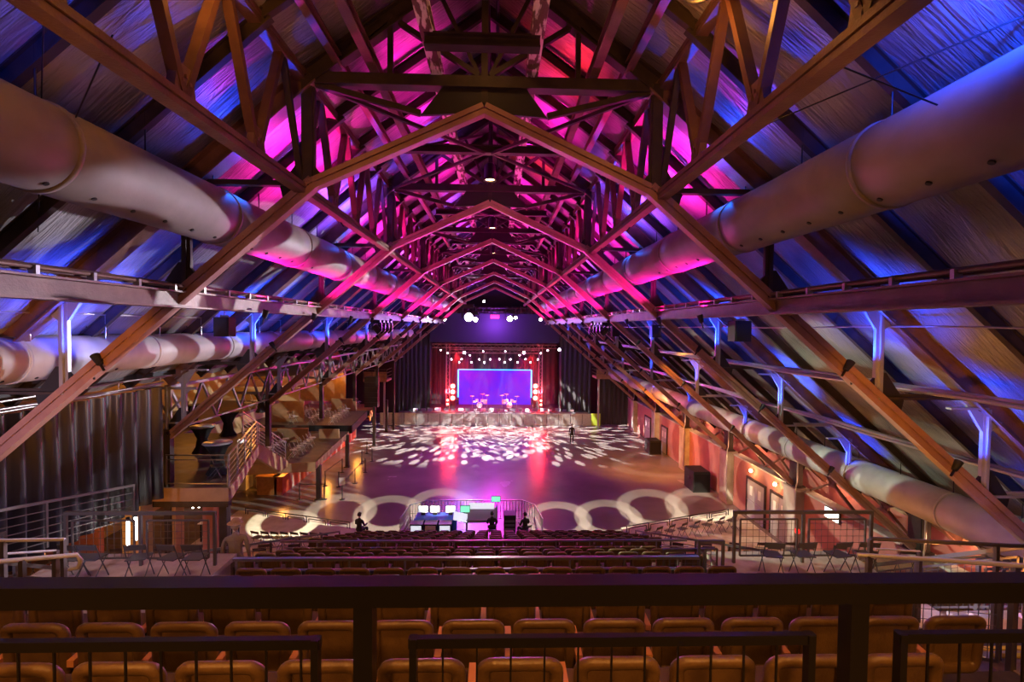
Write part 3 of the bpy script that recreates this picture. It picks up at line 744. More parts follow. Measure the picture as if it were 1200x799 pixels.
# front stage truss with the big lamps
t=thing('lighting_truss','dark lighting truss spanning in front of the stage header','truss',(0,50,12.3))
b_=MB()
for dy,dz in((-.2,-.2),(.2,-.2),(-.2,.2),(.2,.2)): b_.tube([(-7.5,dy,dz),(7.5,dy,dz)],.03,6)
b_.build('chord_tube','steel_dark',t); b_=MB(); x=-7.4; k=0
while x<7.4: b_.tube([(x,-.2,-.2 if k%2 else .2),(x+.4,-.2,.2 if k%2 else -.2)],.015,5); b_.tube([(x,.2,-.2 if k%2 else .2),(x+.4,.2,.2 if k%2 else -.2)],.015,5); x+=.4;k+=1
b_.build('lacing','steel_dark',t)
M['lensbig']=emit_mat('very_bright_lamp_glass',(1,.93,1),110); M['lensmid']=emit_mat('bright_lamp_glass',(1,1,.85),60)
big=[(549,371,'lensbig',3.2,'brightest lamp above the stage, left of centre'),(557,374,'lensmid',1.8,'lamp touching the brightest one on its right'),(597,373,'lensmid',2.2,'second brightest lamp, right of centre above the stage'),(604,372,'lens',1.2,'lamp just right of the second brightest one'),(500,371,'lens',1.2,'white lamp by the left loudspeaker stack, outer'),(521,374,'lens',1.2,'white lamp by the left beam end'),(633,374,'lens',1.2,'greenish white lamp by the right beam end'),(650,373,'lens',1.3,'white lamp below the right loudspeaker stack'),(567,353,'lens',.8,'small upper lamp above and right of the brightest')]
for px,py,l,s,lab in big:
    p=at(px,py,49.6); mover((p.x,p.y,p.z+.4*s),lab,'white lamps over the stage front',aim=(.1,-1,-.1),s=s,lens=l)
for sd in(-1,1):
    t=thing('line_array','curved black loudspeaker stack hung %s of the stage'%('left' if sd<0 else 'right'),'speaker',(sd*6.3,49.2,12.9),group='hung loudspeaker stacks')
    y=0;z=0
    for k in range(7):
        a=.05+.05*k; R=Matrix.Rotation(a,3,'X'); MB().box((0,y,z),(1.0,.5,.27),R).build('cabinet','black',t); z-=.28*math.cos(a); y+=.28*math.sin(a)*.6
    MB().tube([(0,0,0),(0,0,2.0)],.02).build('hanger','blackmetal',t)
# pendants under the ridge
for i,(x,y,z,lab) in enumerate([(0.02,7.6,15.75,'pendant lamp under the ridge at the very top of the picture'),(0.02,13.9,14.75,'large black pendant with lit mouth over the first truss peak'),(.02,20.6,14.75,'second black pendant under the ridge'),(.02,27.2,14.7,'third black pendant under the ridge'),(2.75,6.0,14.72,'small bright lamp on the right ridge purlin'),(-2.85,5.6,14.9,'small bright lamp on the left ridge purlin')]):
    t=thing('pendant_lamp',lab,'lamp',(x,y,z),group='pendant lamps under the roof')
    MB().lathe([(0,.52),(.1,.5),(.17,.42),(.17,.02),(.19,.0),(.18,.0),(.15,.04),(.15,.1)],n=18).build('shade','blackmetal',t)
    MB().lathe([(0,.06),(.1,.055),(.13,.04)],n=18).build('lamp_face',emit_mat('pendant_glow%d'%i,(1,.6,.25),18),t)
    MB().tube([(0,0,.5),(0,0,max(.6,zr(x)-z+.2))],.012,6).build('cord','blackmetal',t)
# ================================================================ STAGE
t=thing('stage','black stage platform with white-lit front edge','stage',(0,52,0))
MB().box((0,2.7,.62),(20.6,5.4,1.24)).build('deck','black',t)
MB().box((0,-.02,1.2),(20.6,.04,.1)).build('edge_strip','grey',t)
rndx=random.Random(3)
for k in range(22):
    x=-8.6+k*.82+rndx.uniform(-.1,.1); s_=rndx.uniform(.3,.62)
    tag(MB().prism([(-.3*s_,0),(.3*s_,0),(.34*s_,.45*s_),(-.1*s_,.6*s_)],-s_*.5,s_*.5,axis=0).build('floor_monitor','grey' if k%3 else 'white',loc=(x,52.5+rndx.uniform(0,.4),1.24)),'low wedge monitor on the stage edge, %s from the left'%ORD[k],'speaker','wedges along the stage edge')
for k in range(18):
    x=-12.1+k*1.27
    tt=thing('crowd_barrier','grey metal crowd barrier section before the stage, %s from the left'%ORD[k],'barrier',(x+.63,50.9,0),group='crowd barriers before the stage')
    b_=MB(); b_.box((0,0,.66),(1.22,.03,1.2)); b_.box((0,-.03,1.28),(1.26,.1,.06)); b_.box((0,.25,.03),(1.2,.7,.03)); b_.build('panel','panelgrey',tt)
    b_=MB(); 
    for a in(-.45,-.15,.15,.45): b_.box((a,-.03,.62),(.04,.03,1.1))
    b_.box((0,-.035,.45),(.5,.02,.04)); b_.build('rib','panelgrey',tt)
tag(MB().box((10.95,50.8,.7),(.95,.06,1.3)).build('hanging_banner','greenhi'),'lime green and grey banner at the right end of the barriers','banner')
# backdrop and LED frame
def AT(px,py,Y): return at(px,py,Y)
a=AT(538,434,57);b=AT(622,476,57)
tag(MB().box(((a.x+b.x)/2,57.1,(a.z+b.z)/2),(b.x-a.x,.1,a.z-b.z)).build('led_screen','backdrop'),'glowing violet video screen at the back of the stage','screen')
a=AT(537,433,56.6);b=AT(622.5,466,56.6)
t=thing('light_border','bright cyan light tubes framing the violet screen','light',(0,56.7,0))
MB().bar((a.x,0,a.z),(a.x,0,b.z),.16,.1,up=(0,1,0)).build('left_tube','led',t); MB().bar((b.x,0,a.z),(b.x,0,b.z),.16,.1,up=(0,1,0)).build('right_tube','led',t)
MB().bar((a.x,0,a.z),(b.x,0,a.z),.1,.1).build('top_tube','led',t)
# stage truss towers and header
for sd,px in((-1,525),(1,633.5)):
    x=AT(px,430,54).x; t=thing('truss_tower','%s pink-lit truss tower standing on the stage'%('left' if sd<0 else 'right'),'truss',(x,54,1.24),group='stage truss towers')
    b_=MB()
    for i in(-1,1):
        for j in(-1,1): b_.tube([(i*.18,j*.18,0),(i*.18,j*.18,7.3)],.03,6)
    b_.build('chord_tube','tube',t); b_=MB()
    for k in range(18): z=.4*k; s_=1 if k%2 else -1; b_.tube([(-s_*.18,-.18,z),(s_*.18,-.18,z+.4)],.016,5); b_.tube([(.18,-s_*.18,z),(.18,s_*.18,z+.4)],.016,5); b_.tube([(-.18,-s_*.18,z),(-.18,s_*.18,z+.4)],.016,5)
    b_.build('lacing','tube',t)
for i,(y,z,x0,x1,lab) in enumerate([(54,8.35,-7,7,'wide dark header truss over the stage with lamps below'),(55.5,7.7,-5.2,5.2,'second header truss further upstage carrying small lamps')]):
    t=thing('lighting_truss',lab,'truss',(0,y,z),group='header trusses over the stage')
    b_=MB()
    for dy,dz in((-.2,-.2),(.2,-.2),(-.2,.2),(.2,.2)): b_.tube([(x0,dy,dz),(x1,dy,dz)],.03,6)
    b_.build('chord_tube','tube',t); b_=MB(); x=x0;k=0
    while x<x1-.3: b_.tube([(x,-.2,-.2 if k%2 else .2),(x+.4,-.2,.2 if k%2 else -.2)],.016,5); x+=.4;k+=1
    b_.build('lacing','tube',t)
pl=[(83,350),(123,368),(220,365),(252,380),(145,404),(204,404),(190,422),(262,422),(308,404),(338,422),(331,358),(373,404),(425,404),(460,358),(456,422),(490,404),(532,422),(543,380),(568,365),(578,404),(608,422),(649,404),(667,368),(708,353)]
M['parglass']=emit_mat('par_lamp_glass',(1,.8,1),28)
par0=None
pl=sorted(pl)
for k,(x,y) in enumerate(pl):
    p=at(500+x/4.99,340+y/4.99,53.6)
    if par0 is None:
        t=thing('stage_lamp','','stage light',p); par0=t; t.scale=(.65,1,.65)
        MB().cyl((0,.3,.06),(0,0,0),.1,.14,12).build('can','black',t); MB().cyl((0,-.0,0),(0,-.02,0),.11,.11,12).build('lens','parglass',t); MB().bar((0,.1,.1),(0,.1,.5),.04,.03,up=(0,1,0)).build('yoke','blackmetal',t)
    else: t=dup(par0,p); t.scale=(.65,1,.65)
    if (x,y) in((220,365),(568,365)): t.scale=(1.3,1,1.3)
    t['label']='small white lamp over the stage, %s from the left in the scattered rows'%ORD[k]; t['group']='small lamps over the stage'
p=at(655.5,409.5,53); t=dup(par0,p,label='lone blue-haloed lamp beside the right drape'); t.scale=(1.2,1,1.2)
# red blinder stacks
for sd,px,px2 in((-1,530.5,524.5),(1,627.5,634)):
    nm='left' if sd<0 else 'right'
    t=thing('blinder_stack','stack of glowing red lamps at the %s of the screen'%nm,'stage light',(at(px,460,54.2).x,54.2,1.24),group='red lamp stacks')
    MB().box((0,.15,1.2),(.62,.24,2.6)).build('cabinet','black',t)
    for py in(452.5,459.2,466.4):
        z=at(px,py,54.2).z-1.24; MB().cyl((0,.02,z),(0,-.03,z),.25,.23,18).build('lamp','lensred',t)
    t=thing('blinder_stack','lower pair of small red lamps outside the %s stack'%nm,'stage light',(at(px2,470,53.8).x,53.8,1.24),group='small red lamp pairs')
    MB().box((0,.1,.55),(.34,.16,1.2)).build('cabinet','black',t)
    for z in(.55,1.0): MB().cyl((0,.02,z),(0,-.03,z),.13,.12,14).build('lamp','lensred',t)
# instruments on stage
def drums(x,label,mir):
    t=thing('drum_kit',label,'drum kit',(x,54.6,1.24),group='drum kits on stage')
    MB().cyl((0,-.25,.34),(0,.2,.34),.32,n=20).build('bass_drum','white',t)
    for a,b,c in((-.3*mir,.0,.85),(.3*mir,0,.85)): MB().cyl((a,b,c-.14),(a,b,c+.14),.17,n=16).build('tom_drum','white',t)
    MB().cyl((.62*mir,.3,.45),(.62*mir,.3,.9),.22,n=16).build('floor_drum','white',t); MB().cyl((-.6*mir,.25,.6),(-.6*mir,.25,.78),.18,n=16).build('snare_drum','white',t)
    for a,z in((-.85,1.35),(.85,1.45),(.35,1.6)):
        MB().lathe([(0,.04),(.05,.03),(.27,0),(.26,-.01)],c=(a*mir,.1,z),n=18).build('cymbal','woodor',t); MB().tube([(a*mir,.1,0),(a*mir,.1,z)],.015,6).build('cymbal_stand','tube',t)
drums(at(562,470,54.6).x,'white-lit drum kit left of stage centre',1); drums(at(597,470,54.6).x,'white-lit drum kit right of stage centre',-1)
# drapes
def drape(x0,y0,x1,y1,z0,z1,amp,lam,m,seed,name,label,grp=None,wob=.3):
    r=random.Random(seed); b_=MB(); a=V((x0,y0,0));b=V((x1,y1,0)); L_=(b-a).length; d=(b-a)/L_; nrm=V((-d.y,d.x,0)); n=int(L_/lam*10); m_=10
    ph=[r.uniform(0,6) for _ in range(4)]; vs=[]
    for j in range(m_+1):
        z=z0+(z1-z0)*j/m_
        for i in range(n+1):
            s_=L_*i/n; q=s_+.12*math.sin(z*.9+ph[0]+s_)*wob
            f=math.sin(2*PI*q/lam+1.4*math.sin(q*1.1+ph[1]))*(.75+.35*math.sin(q*.7+ph[2]))
            f=math.copysign(abs(f)**.75,f)
            vs.append(a+d*s_+nrm*(amp*f*(1.1-.35*j/m_))+V((0,0,z)))
    n1=n+1
    b_.add(vs,[(j*n1+i,j*n1+i+1,(j+1)*n1+i+1,(j+1)*n1+i) for j in range(m_) for i in range(n)],True)
    return tag(b_.build(name,m),label,'curtain',grp)
m,nt,bb=new_mat('black_velour'); bb.inputs['Base Color'].default_value=(.014,.011,.014,1); bb.inputs['Roughness'].default_value=.7; bb.inputs['Sheen Weight'].default_value=.5; M['velour']=m
m,nt,bb=new_mat('satin_black_drape'); bb.inputs['Base Color'].default_value=(.028,.024,.028,1); bb.inputs['Roughness'].default_value=.33; M['satin']=m
drape(-9.95,3.2,-9.95,14.7,5.25,8.62,.17,.46,'satin',5,'side_curtain','tall black pleated curtain hanging down the left side')
t=thing('curtain_rod','thin pale curtain rod with drop rods above the left curtain','rod',(-9.95,0,8.68)); MB().tube([(0,3,0),(0,14.8,0)],.025).build('rod','tube',t)
b_=MB(); y=3.6
while y<14.8: b_.tube([(0,y,0),(0,y,.3)],.012,6); y+=1.6
b_.build('drop_rod','tube',t)
drape(-11.0,53,-7.0,53,1.0,10.0,.12,.5,'velour',6,'stage_drape','black stage drape left of the stage opening','black drapes around the stage')
drape(7.2,53,10.8,53,1.0,10.0,.12,.5,'velour',7,'stage_drape','black stage drape right of the stage opening','black drapes around the stage')
drape(-7.6,57.6,7.6,57.6,1.0,13,.1,.6,'velour',8,'stage_drape','black back drape behind the violet screen','black drapes around the stage')
drape(11.2,51.6,14.6,51.6,0,5.0,.06,.5,'velour',9,'stage_drape','low black drape between the stage and right wall','black drapes around the stage')
tag(MB().box((0,52.6,10.4),(14.2,.1,3.2)).build('stage_header','velour'),'dark header cloth above the stage opening','curtain')
m=bpy.data.materials.new('stage_haze'); m.use_nodes=True; nt=m.node_tree; nt.nodes.clear()
vo=nt.nodes.new('ShaderNodeVolumePrincipled'); vo.inputs['Density'].default_value=.012; vo.inputs['Anisotropy'].default_value=.2; vo.inputs['Color'].default_value=(.9,.85,.95,1)
ou=nt.nodes.new('ShaderNodeOutputMaterial'); nt.links.new(vo.outputs[0],ou.inputs['Volume']); M['haze']=m
tag(MB().box((0,54.6,4.8),(13.6,4.0,7.0)).build('stage_haze','haze'),'thin pink smoke hanging over the stage','haze',kind='stuff')
# side balconies by the stage
for sd in(-1,1):
    nm='left' if sd<0 else 'right'; x=(11.8 if sd>0 else -12.2)
    t=thing('balcony','small %s balcony on a steel post beside the stage'%nm,'balcony',(x,50.3,0),group='small balconies by the stage')
    MB().box((0,0,5.35 if sd>0 else 4.9),(2.4,2.2,.22)).build('deck','tan',t)
    zf=5.45 if sd>0 else 5.0
    MB().bar((-sd*.9,-.9,0),(-sd*.9,-.9,zf),.16,.16,up=(0,1,0)).build('post','post',t)
    b_=MB(); 
    for z in(.35,.7,1.05): b_.bar((-1.2,-1.1,zf+z),(1.2,-1.1,zf+z),.04,.04); b_.bar((-sd*1.2,-1.1,zf+z),(-sd*1.2,1.1,zf+z),.04,.04)
    for a in(-1.2,0,1.2): b_.bar((a,-1.1,zf),(a,-1.1,zf+1.05),.04,.04,up=(0,1,0))
    b_.build('railing','rail2',t); MB().box((0,-.98,zf+.4),(2.3,.04,.8)).build('panel','tan',t)
p=at(436,464,46); t=thing('line_array','tall black loudspeaker stack beside the left balcony','speaker',(p.x,46,5.4)); 
for k in range(6): MB().box((0,0,-.48*k),(1.25,.8,.46)).build('cabinet','black',t)
MB().tube([(0,0,0),(0,0,2.8)],.02).build('hanger','blackmetal',t)
tag(MB().box((0,0,0),(.9,.1,.35)).build('hanging_sign','redd',loc=at(580,371,51)),'small red sign hung between the two brightest lamps','sign')
# ================================================================ LEFT SIDE TERRACES
# columns
cn=['at the curtain end','beside the high tables','by the first chair terrace','by the second chair terrace','far down the left side','near the left balcony']
for i,n_ in enumerate((2,3,4,5,6,7)):
    y=TY(n_); t=thing('side_column','black steel column on the left, %s'%cn[i],'column',(-10.15,y,0),group='steel columns on the left')
    z1=8.6
    if i in(1,2,3,4): z0=5.0
    else: z0=0
    b_=MB(); b_.bar((0,0,z0),(0,0,7.2),.2,.2,up=(0,1,0)); b_.build('shaft','steel_dark',t)
    b_=MB(); b_.bar((0,0,7.2),(0,0,z1),.2,.06,up=(0,1,0)); b_.bar((0,0,7.2),(0,0,z1),.05,.2,up=(0,1,0)); b_.bar((0,0,7.7),(.7,0,8.5),.06,.06); b_.bar((0,0,7.7),(-.7,0,8.5),.06,.06); b_.bar((-.8,0,8.5),(.9,0,8.5),.1,.08); b_.build('bracket','post',t)
for i in range(1,7):
    y0=TY(i+1);b_=MB()
    for k in range(4):
        a=y0+S/4*k; b_.bar((-10.1,a,8.5),(-10.1,a+S/8,7.2),.07,.07,up=(1,0,0)); b_.bar((-10.1,a+S/8,7.2),(-10.1,a+S/4,8.5),.07,.07,up=(1,0,0))
    b_.bar((-10.1,y0,8.55),(-10.1,y0+S,8.55),.1,.1); b_.bar((-10.1,y0,7.15),(-10.1,y0+S,7.15),.06,.06)
    tag(b_.build('zigzag_brace','post'),'pale zigzag brace below the left duct, %s bay'%ORD[i-1],'brace','zigzag braces between the left columns')
# deck 1
t=thing('terrace_deck','upper left terrace with tan fascia carrying the high tables','platform',(0,0,0),group='left terraces')
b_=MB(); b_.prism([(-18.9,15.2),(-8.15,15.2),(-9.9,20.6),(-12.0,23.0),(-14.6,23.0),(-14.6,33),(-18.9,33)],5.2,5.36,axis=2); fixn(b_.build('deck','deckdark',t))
b_=MB(); b_.box((-13.5,15.14,5.2),(10.8,.08,.42)); b_.bar((-8.13,15.2,5.2),(-9.9,20.6,5.2),.08,.42); b_.build('fascia','tan',t)
b_=MB(); b_.box((-11.2,15.35,4.9),(6,.2,.3)); b_.build('beam','steel_dark',t)
t=thing('terrace_deck','middle left terrace holding rows of folding chairs above the orange counter','platform',(0,0,0),group='left terraces')
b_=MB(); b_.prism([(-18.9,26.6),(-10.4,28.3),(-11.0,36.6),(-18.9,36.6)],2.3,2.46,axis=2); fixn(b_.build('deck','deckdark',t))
b_=MB(); b_.bar((-18.9,26.6,2.2),(-10.4,28.3,2.2),.1,.55); b_.bar((-10.4,28.3,2.25),(-11.0,36.6,2.25),.08,.42); b_.build('fascia','tan',t)
t=thing('terrace_deck','farther left terrace with black fascia and crowded chairs','platform',(0,0,0),group='left terraces')
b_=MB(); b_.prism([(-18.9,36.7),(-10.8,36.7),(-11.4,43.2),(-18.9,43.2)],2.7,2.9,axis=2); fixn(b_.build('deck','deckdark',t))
b_=MB(); b_.bar((-14,36.68,2.6),(-10.8,36.68,2.6),.1,.6); b_.bar((-10.8,36.7,2.6),(-11.4,43.2,2.6),.08,.6); b_.build('fascia','black',t)
t=thing('terrace_deck','last left terrace by the stage with orange-lit underside','platform',(0,0,0),group='left terraces')
b_=MB(); b_.prism([(-18.9,43.4),(-11.2,43.4),(-12.2,49.2),(-18.9,49.2)],2.3,2.5,axis=2); fixn(b_.build('deck','woodor',t))
b_=MB(); b_.bar((-14.5,43.38,2.6),(-11.2,43.38,2.6),.1,.5); b_.build('fascia','black',t); b_=MB(); b_.bar((-11.2,43.4,2.15),(-12.2,49.2,2.15),.08,.5); b_.build('side_fascia','woodor',t)
# broad tan steps between deck 1 and deck 2
t=thing('terrace_steps','broad tan wedge of steps joining upper and middle left terraces','stairs',(0,0,0))
b_=MB()
for k in range(10): b_.box((-13.25,23.26+.5*k,5.1-.27*k),(2.5,.5,.27))
b_.build('tread','tan',t)
b_=MB(); b_.prism([(23.0,5.36),(28.0,2.6),(28.0,2.3),(27.0,2.3),(23.0,4.6)],-11.98,-11.85,axis=0); b_.build('side_wall','tan',t)
# tan parapets (between chair groups)
for k,(x0,x1,y,z0,z1,lab) in enumerate([(-14.8,-12.7,33.2,2.46,3.4,'tan parapet behind the near stacked chairs'),(-12.4,-11.0,34.4,2.46,3.1,'tan parapet right of the near stacked chairs'),(-17.5,-14.9,38.0,2.9,4.6,'cream half wall behind the middle chairs'),(-14.5,-12.3,43.0,2.9,4.0,'cream parapet behind the crowded chairs'),(-18.5,-13.2,33.0,5.36,6.3,'amber-lit wall at the back of the high tables'),(-18.5,-14.0,45.5,3.4,6.6,'brown panel wall high at the far left')]):
    tag(MB().box(((x0+x1)/2,y,(z0+z1)/2),(x1-x0,.14,z1-z0)).build('parapet_wall','cream' if k==4 else 'tan'),lab,'wall','parapets on the left terraces')
# far upper floor: an amber bar area behind the high tables
tag(MB().box((-16.5,41,6.9),(5,16,.2)).build('upper_balcony','tan'),'brown upper balcony edge under the pale duct at far left','balcony')
MBb=MB(); MBb.box((-13.95,41,6.6),(.1,16,.8)); tag(MBb.build('balcony_fascia','tan'),'brown balcony fascia running along the far left side','panel')
# high tables
def hightable(x,y,z,top,label,h=1.08,r=.45):
    t=thing('cocktail_table',label,'table',(x,y,z),group='draped high tables')
    MB().lathe([(0,h+.03),(r,h+.03),(r+.01,h+.01),(r,h-.01)],n=28).build('tabletop',top,t)
    b_=MB(); n=36; prof=[(r*1.0,h-.01),(r*.72,h-.14),(r*.4,h*.55),(r*.5,h*.25),(r*.8,.02)]
    vs=[]
    for rr,zz_ in prof:
        for k in range(n): a=2*PI*k/n; q=rr*(1+.07*math.cos(4*a)+.05*math.cos(9*a)); vs.append((q*math.cos(a),q*math.sin(a),zz_))
    b_.add(vs,[(i*n+k,i*n+(k+1)%n,(i+1)*n+(k+1)%n,(i+1)*n+k) for i in range(4) for k in range(n)],True); b_.build('cloth','darkcloth',t)
M['ttop']=mat('grey_tabletop',(.4,.42,.46),.3)
hightable(-9.35,16.7,5.36,'ttop','pale-topped high table in black cloth, nearest on the left terrace')
hightable(-11.5,19.4,5.36,'ttop','pale-topped high table in black cloth, behind the nearest one')
hightable(-12.2,22.5,5.36,'black','black high table between the pale-topped ones and the amber wall')
hightable(-15.0,24.5,5.36,'black','thin black high table against the amber light',r=.38)
hightable(-13.6,28.5,5.36,'black','small black high table in the doorway light',r=.38)
chair(-8.95,16.2,5.36,2.2,'folding chair leaning by the nearest high table','chairs on the left terrace'); chair(-9.2,18.4,5.36,1.2,'folding chair in the shade of the terrace side rail','chairs on the left terrace')
guard('guard_rail','thin barred rail across the front of the upper left terrace',(-10.1,15.25,5.36),(-8.2,15.25,5.36),1.05,1,mesh='frame',m='rail2',post=.04,top=.04,wst=5,gap=.0)
guard('guard_rail','barred side rail of the upper left terrace, catching pink light',(-8.2,15.3,5.36),(-9.95,20.6,5.36),1.05,4,mesh='bars',m='tube',post=.04,top=.045)
guard('guard_rail','pink-lit rail beside the steps behind the side rail',(-11.9,23.2,5.3),(-11.9,27.8,2.7),1.05,3,mesh='bars',m='tube',post=.04,top=.045)
# chairs on the terraces
def crow(n,px,y0,dy,z,x,label,grp,rz=PI/2+.5):
    for j in range(n): chair(x-.02*j,y0+dy*j,z,rz+.08*(j%2),label%ORD[j],grp,1.1,True)
crow(7,329,28.8,.55,2.46,-13.5,'white-lit folding chair, %s in the left tight row on the middle terrace','tight rows of folding chairs')
crow(7,357,29.2,.55,2.46,-11.9,'white-lit folding chair, %s in the right tight row on the middle terrace','tight rows of folding chairs')
crow(7,350,37.2,.7,2.9,-15.4,'folding chair, %s in the left row on the farther terrace','chair rows on the farther terrace')
crow(7,375,37.2,.7,2.9,-13.9,'folding chair, %s in the middle row on the farther terrace','chair rows on the farther terrace')
crow(7,395,37.2,.7,2.9,-12.3,'folding chair, %s in the right row on the farther terrace','chair rows on the farther terrace')
crow(6,420,44,.75,2.5,-13.2,'folding chair, %s on the last terrace by the stage','chairs on the last terrace')
crow(6,420,38,1.2,7.0,-14.8,'folding chair, %s on the upper balcony','chairs on the upper balcony')
crow(5,310,29.0,.8,5.36,-14.5,'stool-height folding chair, %s behind the high tables','chairs behind the high tables')
# posts under the terraces
for k,(px,py,zt) in enumerate([(373.5,585,2.1),(407,547,2.4),(438.5,522,3.4),(285,640,5.0),(453,506,3.2)]):
    p=atz(px,py,0) if k!=3 else V((-8.5,15.6,0)); t=MB(); t.bar((p.x,p.y,0),(p.x,p.y,zt),.24,.24,up=(0,1,0)); t.box((p.x,p.y,.03),(.4,.4,.06))
    tag(t.build('deck_post','steel_dark'),['dark post under the middle left terrace corner','dark post under the farther left terrace corner','dark post rising past the last terrace','dark post under the upper left terrace corner','dark post by the left end of the barriers'][k],'post','posts under the left terraces')
# mural counter, wooden counter end, boxes
t=thing('bar_counter','long counter with red and white painted front along the left','counter',(-13.2,37.5,0)); MB().box((0,0,.55),(.5,15.5,1.1)).build('painted_front','mural',t); MB().box((0,0,1.13),(.7,15.7,.06)).build('worktop','woodor',t)
t=thing('bar_counter','varnished orange wooden counter end under the middle terrace','counter',(-13.9,30.2,0)); MB().box((0,0,.55),(1.2,.9,1.1)).build('body','woodor',t); MB().box((0,0,1.13),(1.35,1.05,.06)).build('worktop','woodor',t)
for k,(x,y,h,w) in enumerate([(-15.9,31,1.3,.6),(-14.9,31.4,1.4,.5),(-16.6,29.6,1.1,.5)]):
    b_=MB(); b_.box((0,0,h/2),(w,.9,h)); b_.box((0,0,h+.02),(w+.06,.96,.04))
    tag(b_.build('cabinet','cream' if k else 'white',loc=(x,y,0)),'pale upright cabinet under the terraces, %s in line'%ORD[k],'cabinet','pale cabinets under the terraces')
t=thing('trestle_table','white-topped service table in the dark below the terrace','table',(-12.6,22.5,.5)); MB().box((0,0,.85),(1.6,.8,.05)).build('tabletop','white',t)
for a in(-.7,.7):
    for b in(-.3,.3): MB().bar((a,b,0),(a,b,.83),.05,.05,up=(0,1,0)).build('leg','blackmetal',t)
for k,(x,y,w,d,m_) in enumerate([(-10.75,14.9,.55,.5,'cream'),(-10.1,15.6,.35,.4,'tan'),(-9.2,16.2,.5,.4,'redwall'),(-12.9,14.6,2.6,.2,'redwall')]):
    tag(MB().box((x,y,2.5),(w,d,5.0)).build('support_pillar',m_),['pale amber-lit pillar below the curtain corner','thin tan pillar next to the pale one','red painted pillar below the terrace','red wall panel behind the light tubes'][k],'pillar','pillars below the left terrace')
for k,(px,py,Y,h) in enumerate([(150,624,12.2,.62),(159,619,12.6,.62),(226,586,21,.7),(233,585.5,21.6,.7)]):
    p=at(px,py,Y); t=thing('light_tube','glowing white vertical tube, %s from the left'%ORD[k],'lamp',p,group='white light tubes'); MB().cyl((0,0,-h/2),(0,0,h/2),.035).build('tube','tubelight',t); MB().cyl((0,0,h/2),(0,0,h/2+.08),.045).build('cap','blackmetal',t)
# stanchions
sp=[(381,569),(397,570),(380,585),(351,585),(401,585),(401,553),(416,566),(428,553),(436,540),(430,531),(424,543)]
prev=None
for k,(px,py) in enumerate(sp):
    p=atz(px,py,0); t=thing('stanchion','black belt post on the left floor, %s of the scattered line'%ORD[k],'barrier post',p,group='black belt posts')
    MB().lathe([(0,.03),(.17,.02),(.17,0),(0,0)],n=18).build('base','blackmetal',t); MB().cyl((0,0,.02),(0,0,.98),.03).build('post','black',t)
    if k==4: MB().box((0,-.02,1.1),(.36,.02,.46)).build('sign','signw',t)
for k,(i,j) in enumerate(((2,0),(0,5),(3,2),(4,6),(6,7),(8,9))):
    a=atz(*sp[i],0);b=atz(*sp[j],0); tag(MB().bar(a+V((0,0,.93)),b+V((0,0,.93)),.01,.05).build('barrier_belt','black'),'black belt strung between floor posts, %s span'%ORD[k],'belt','belts between the floor posts')
# ================================================================ SOUND DESK
def cbar(a,b,label):
    a=V(a);b=V(b);t=thing('crowd_barrier',label,'barrier',a,group='slatted barriers round the sound desk'); q=b-a
    MB().bar(V((0,0,1.12)),q+V((0,0,1.12)),.05,.05).build('top_rail','tube',t); f=MB(); n=max(2,int(q.length/.16)); d=q/n
    for k in range(n+1): f.bar(d*k+V((0,0,.1)),d*k+V((0,0,1.1)),.025,.025,up=(0,1,0))
    f.bar(V((0,0,.12)),q+V((0,0,.12)),.03,.03); f.build('slat','tube',t)
    MB().box(q/2+V((0,0,.55)),(max(abs(q.x),.03),max(abs(q.y),.03) if abs(q.x)<.3 else .02,.02)).build('foot','tube',t)
A0=(-4.4,23.2,0);A1=(-4.25,25.1,0);A2=(-3.5,25.7,0);A3=(-.8,25.75,0);A4=(1.7,25.75,0);A5=(2.35,25.1,0);A6=(2.6,23.2,0)
for k,(a,b) in enumerate(((A0,A1),(A1,A2),(A2,A3),(A3,A4),(A4,A5),(A5,A6))): cbar(a,b,'slatted grey barrier round the sound desk, %s clockwise from its near left corner'%ORD[k])
t=thing('equipment_table','long table under bright blue cloth at the sound desk','table',(-2.75,24.3,0)); MB().box((0,0,.4),(2.0,.9,.8)).build('cloth','bluebox',t); MB().box((0,0,.82),(2.1,1.0,.03)).build('tabletop','bluebox',t)
for k,(x,m_) in enumerate([(-3.45,'screenw'),(-2.85,'screenw'),(-2.05,'screenw'),(-1.3,'screeng')]):
    t=thing('monitor','lit monitor on the blue table, %s from the left'%ORD[k] if k<3 else 'small lit monitor beside the blue table','monitor',(x,24.45,.84),group='lit monitors at the sound desk')
    R=Matrix.Rotation(-.2,3,'X'); MB().box((0,.03,.3),(.52,.04,.36),R).build('case','black',t); MB().box((0,.0,.3),(.47,.02,.31),R).build('screen',m_,t); MB().box((0,.06,.06),(.2,.16,.12)).build('stand','black',t)
for k,x in enumerate((-3.6,-2.9,-2.2)):
    t=thing('flight_case','lit-faced black flight case in front of the blue table, %s from the left'%ORD[k],'case',(x,23.4,0),group='flight cases at the sound desk'); MB().box((0,0,.43),(.6,.5,.86)).build('case','blackmetal',t); MB().box((0,-.255,.68),(.5,.02,.26)).build('panel','screenw' if k!=1 else 'white',t); MB().box((0,0,.875),(.62,.52,.03)).build('lid','grey',t)
tag(MB().box((0,0,0),(.7,.5,.04),Matrix.Rotation(.5,3,'X')@Matrix.Rotation(.3,3,'Y')).build('paper_sheet','screenw',loc=(-1.5,23.9,.95)),'tilted white sheet glowing beside the blue table','paper')  # paper given a glow of its own to look lit
t=thing('mixing_desk','wide grey mixing desk with lit faders','mixing desk',(-.45,24.3,0))
MB().prism([(-.5,.7),(.5,.95),(.5,1.1),(-.5,.82)],-.85,.85,axis=0).build('surface','grey',t)
b_=MB()
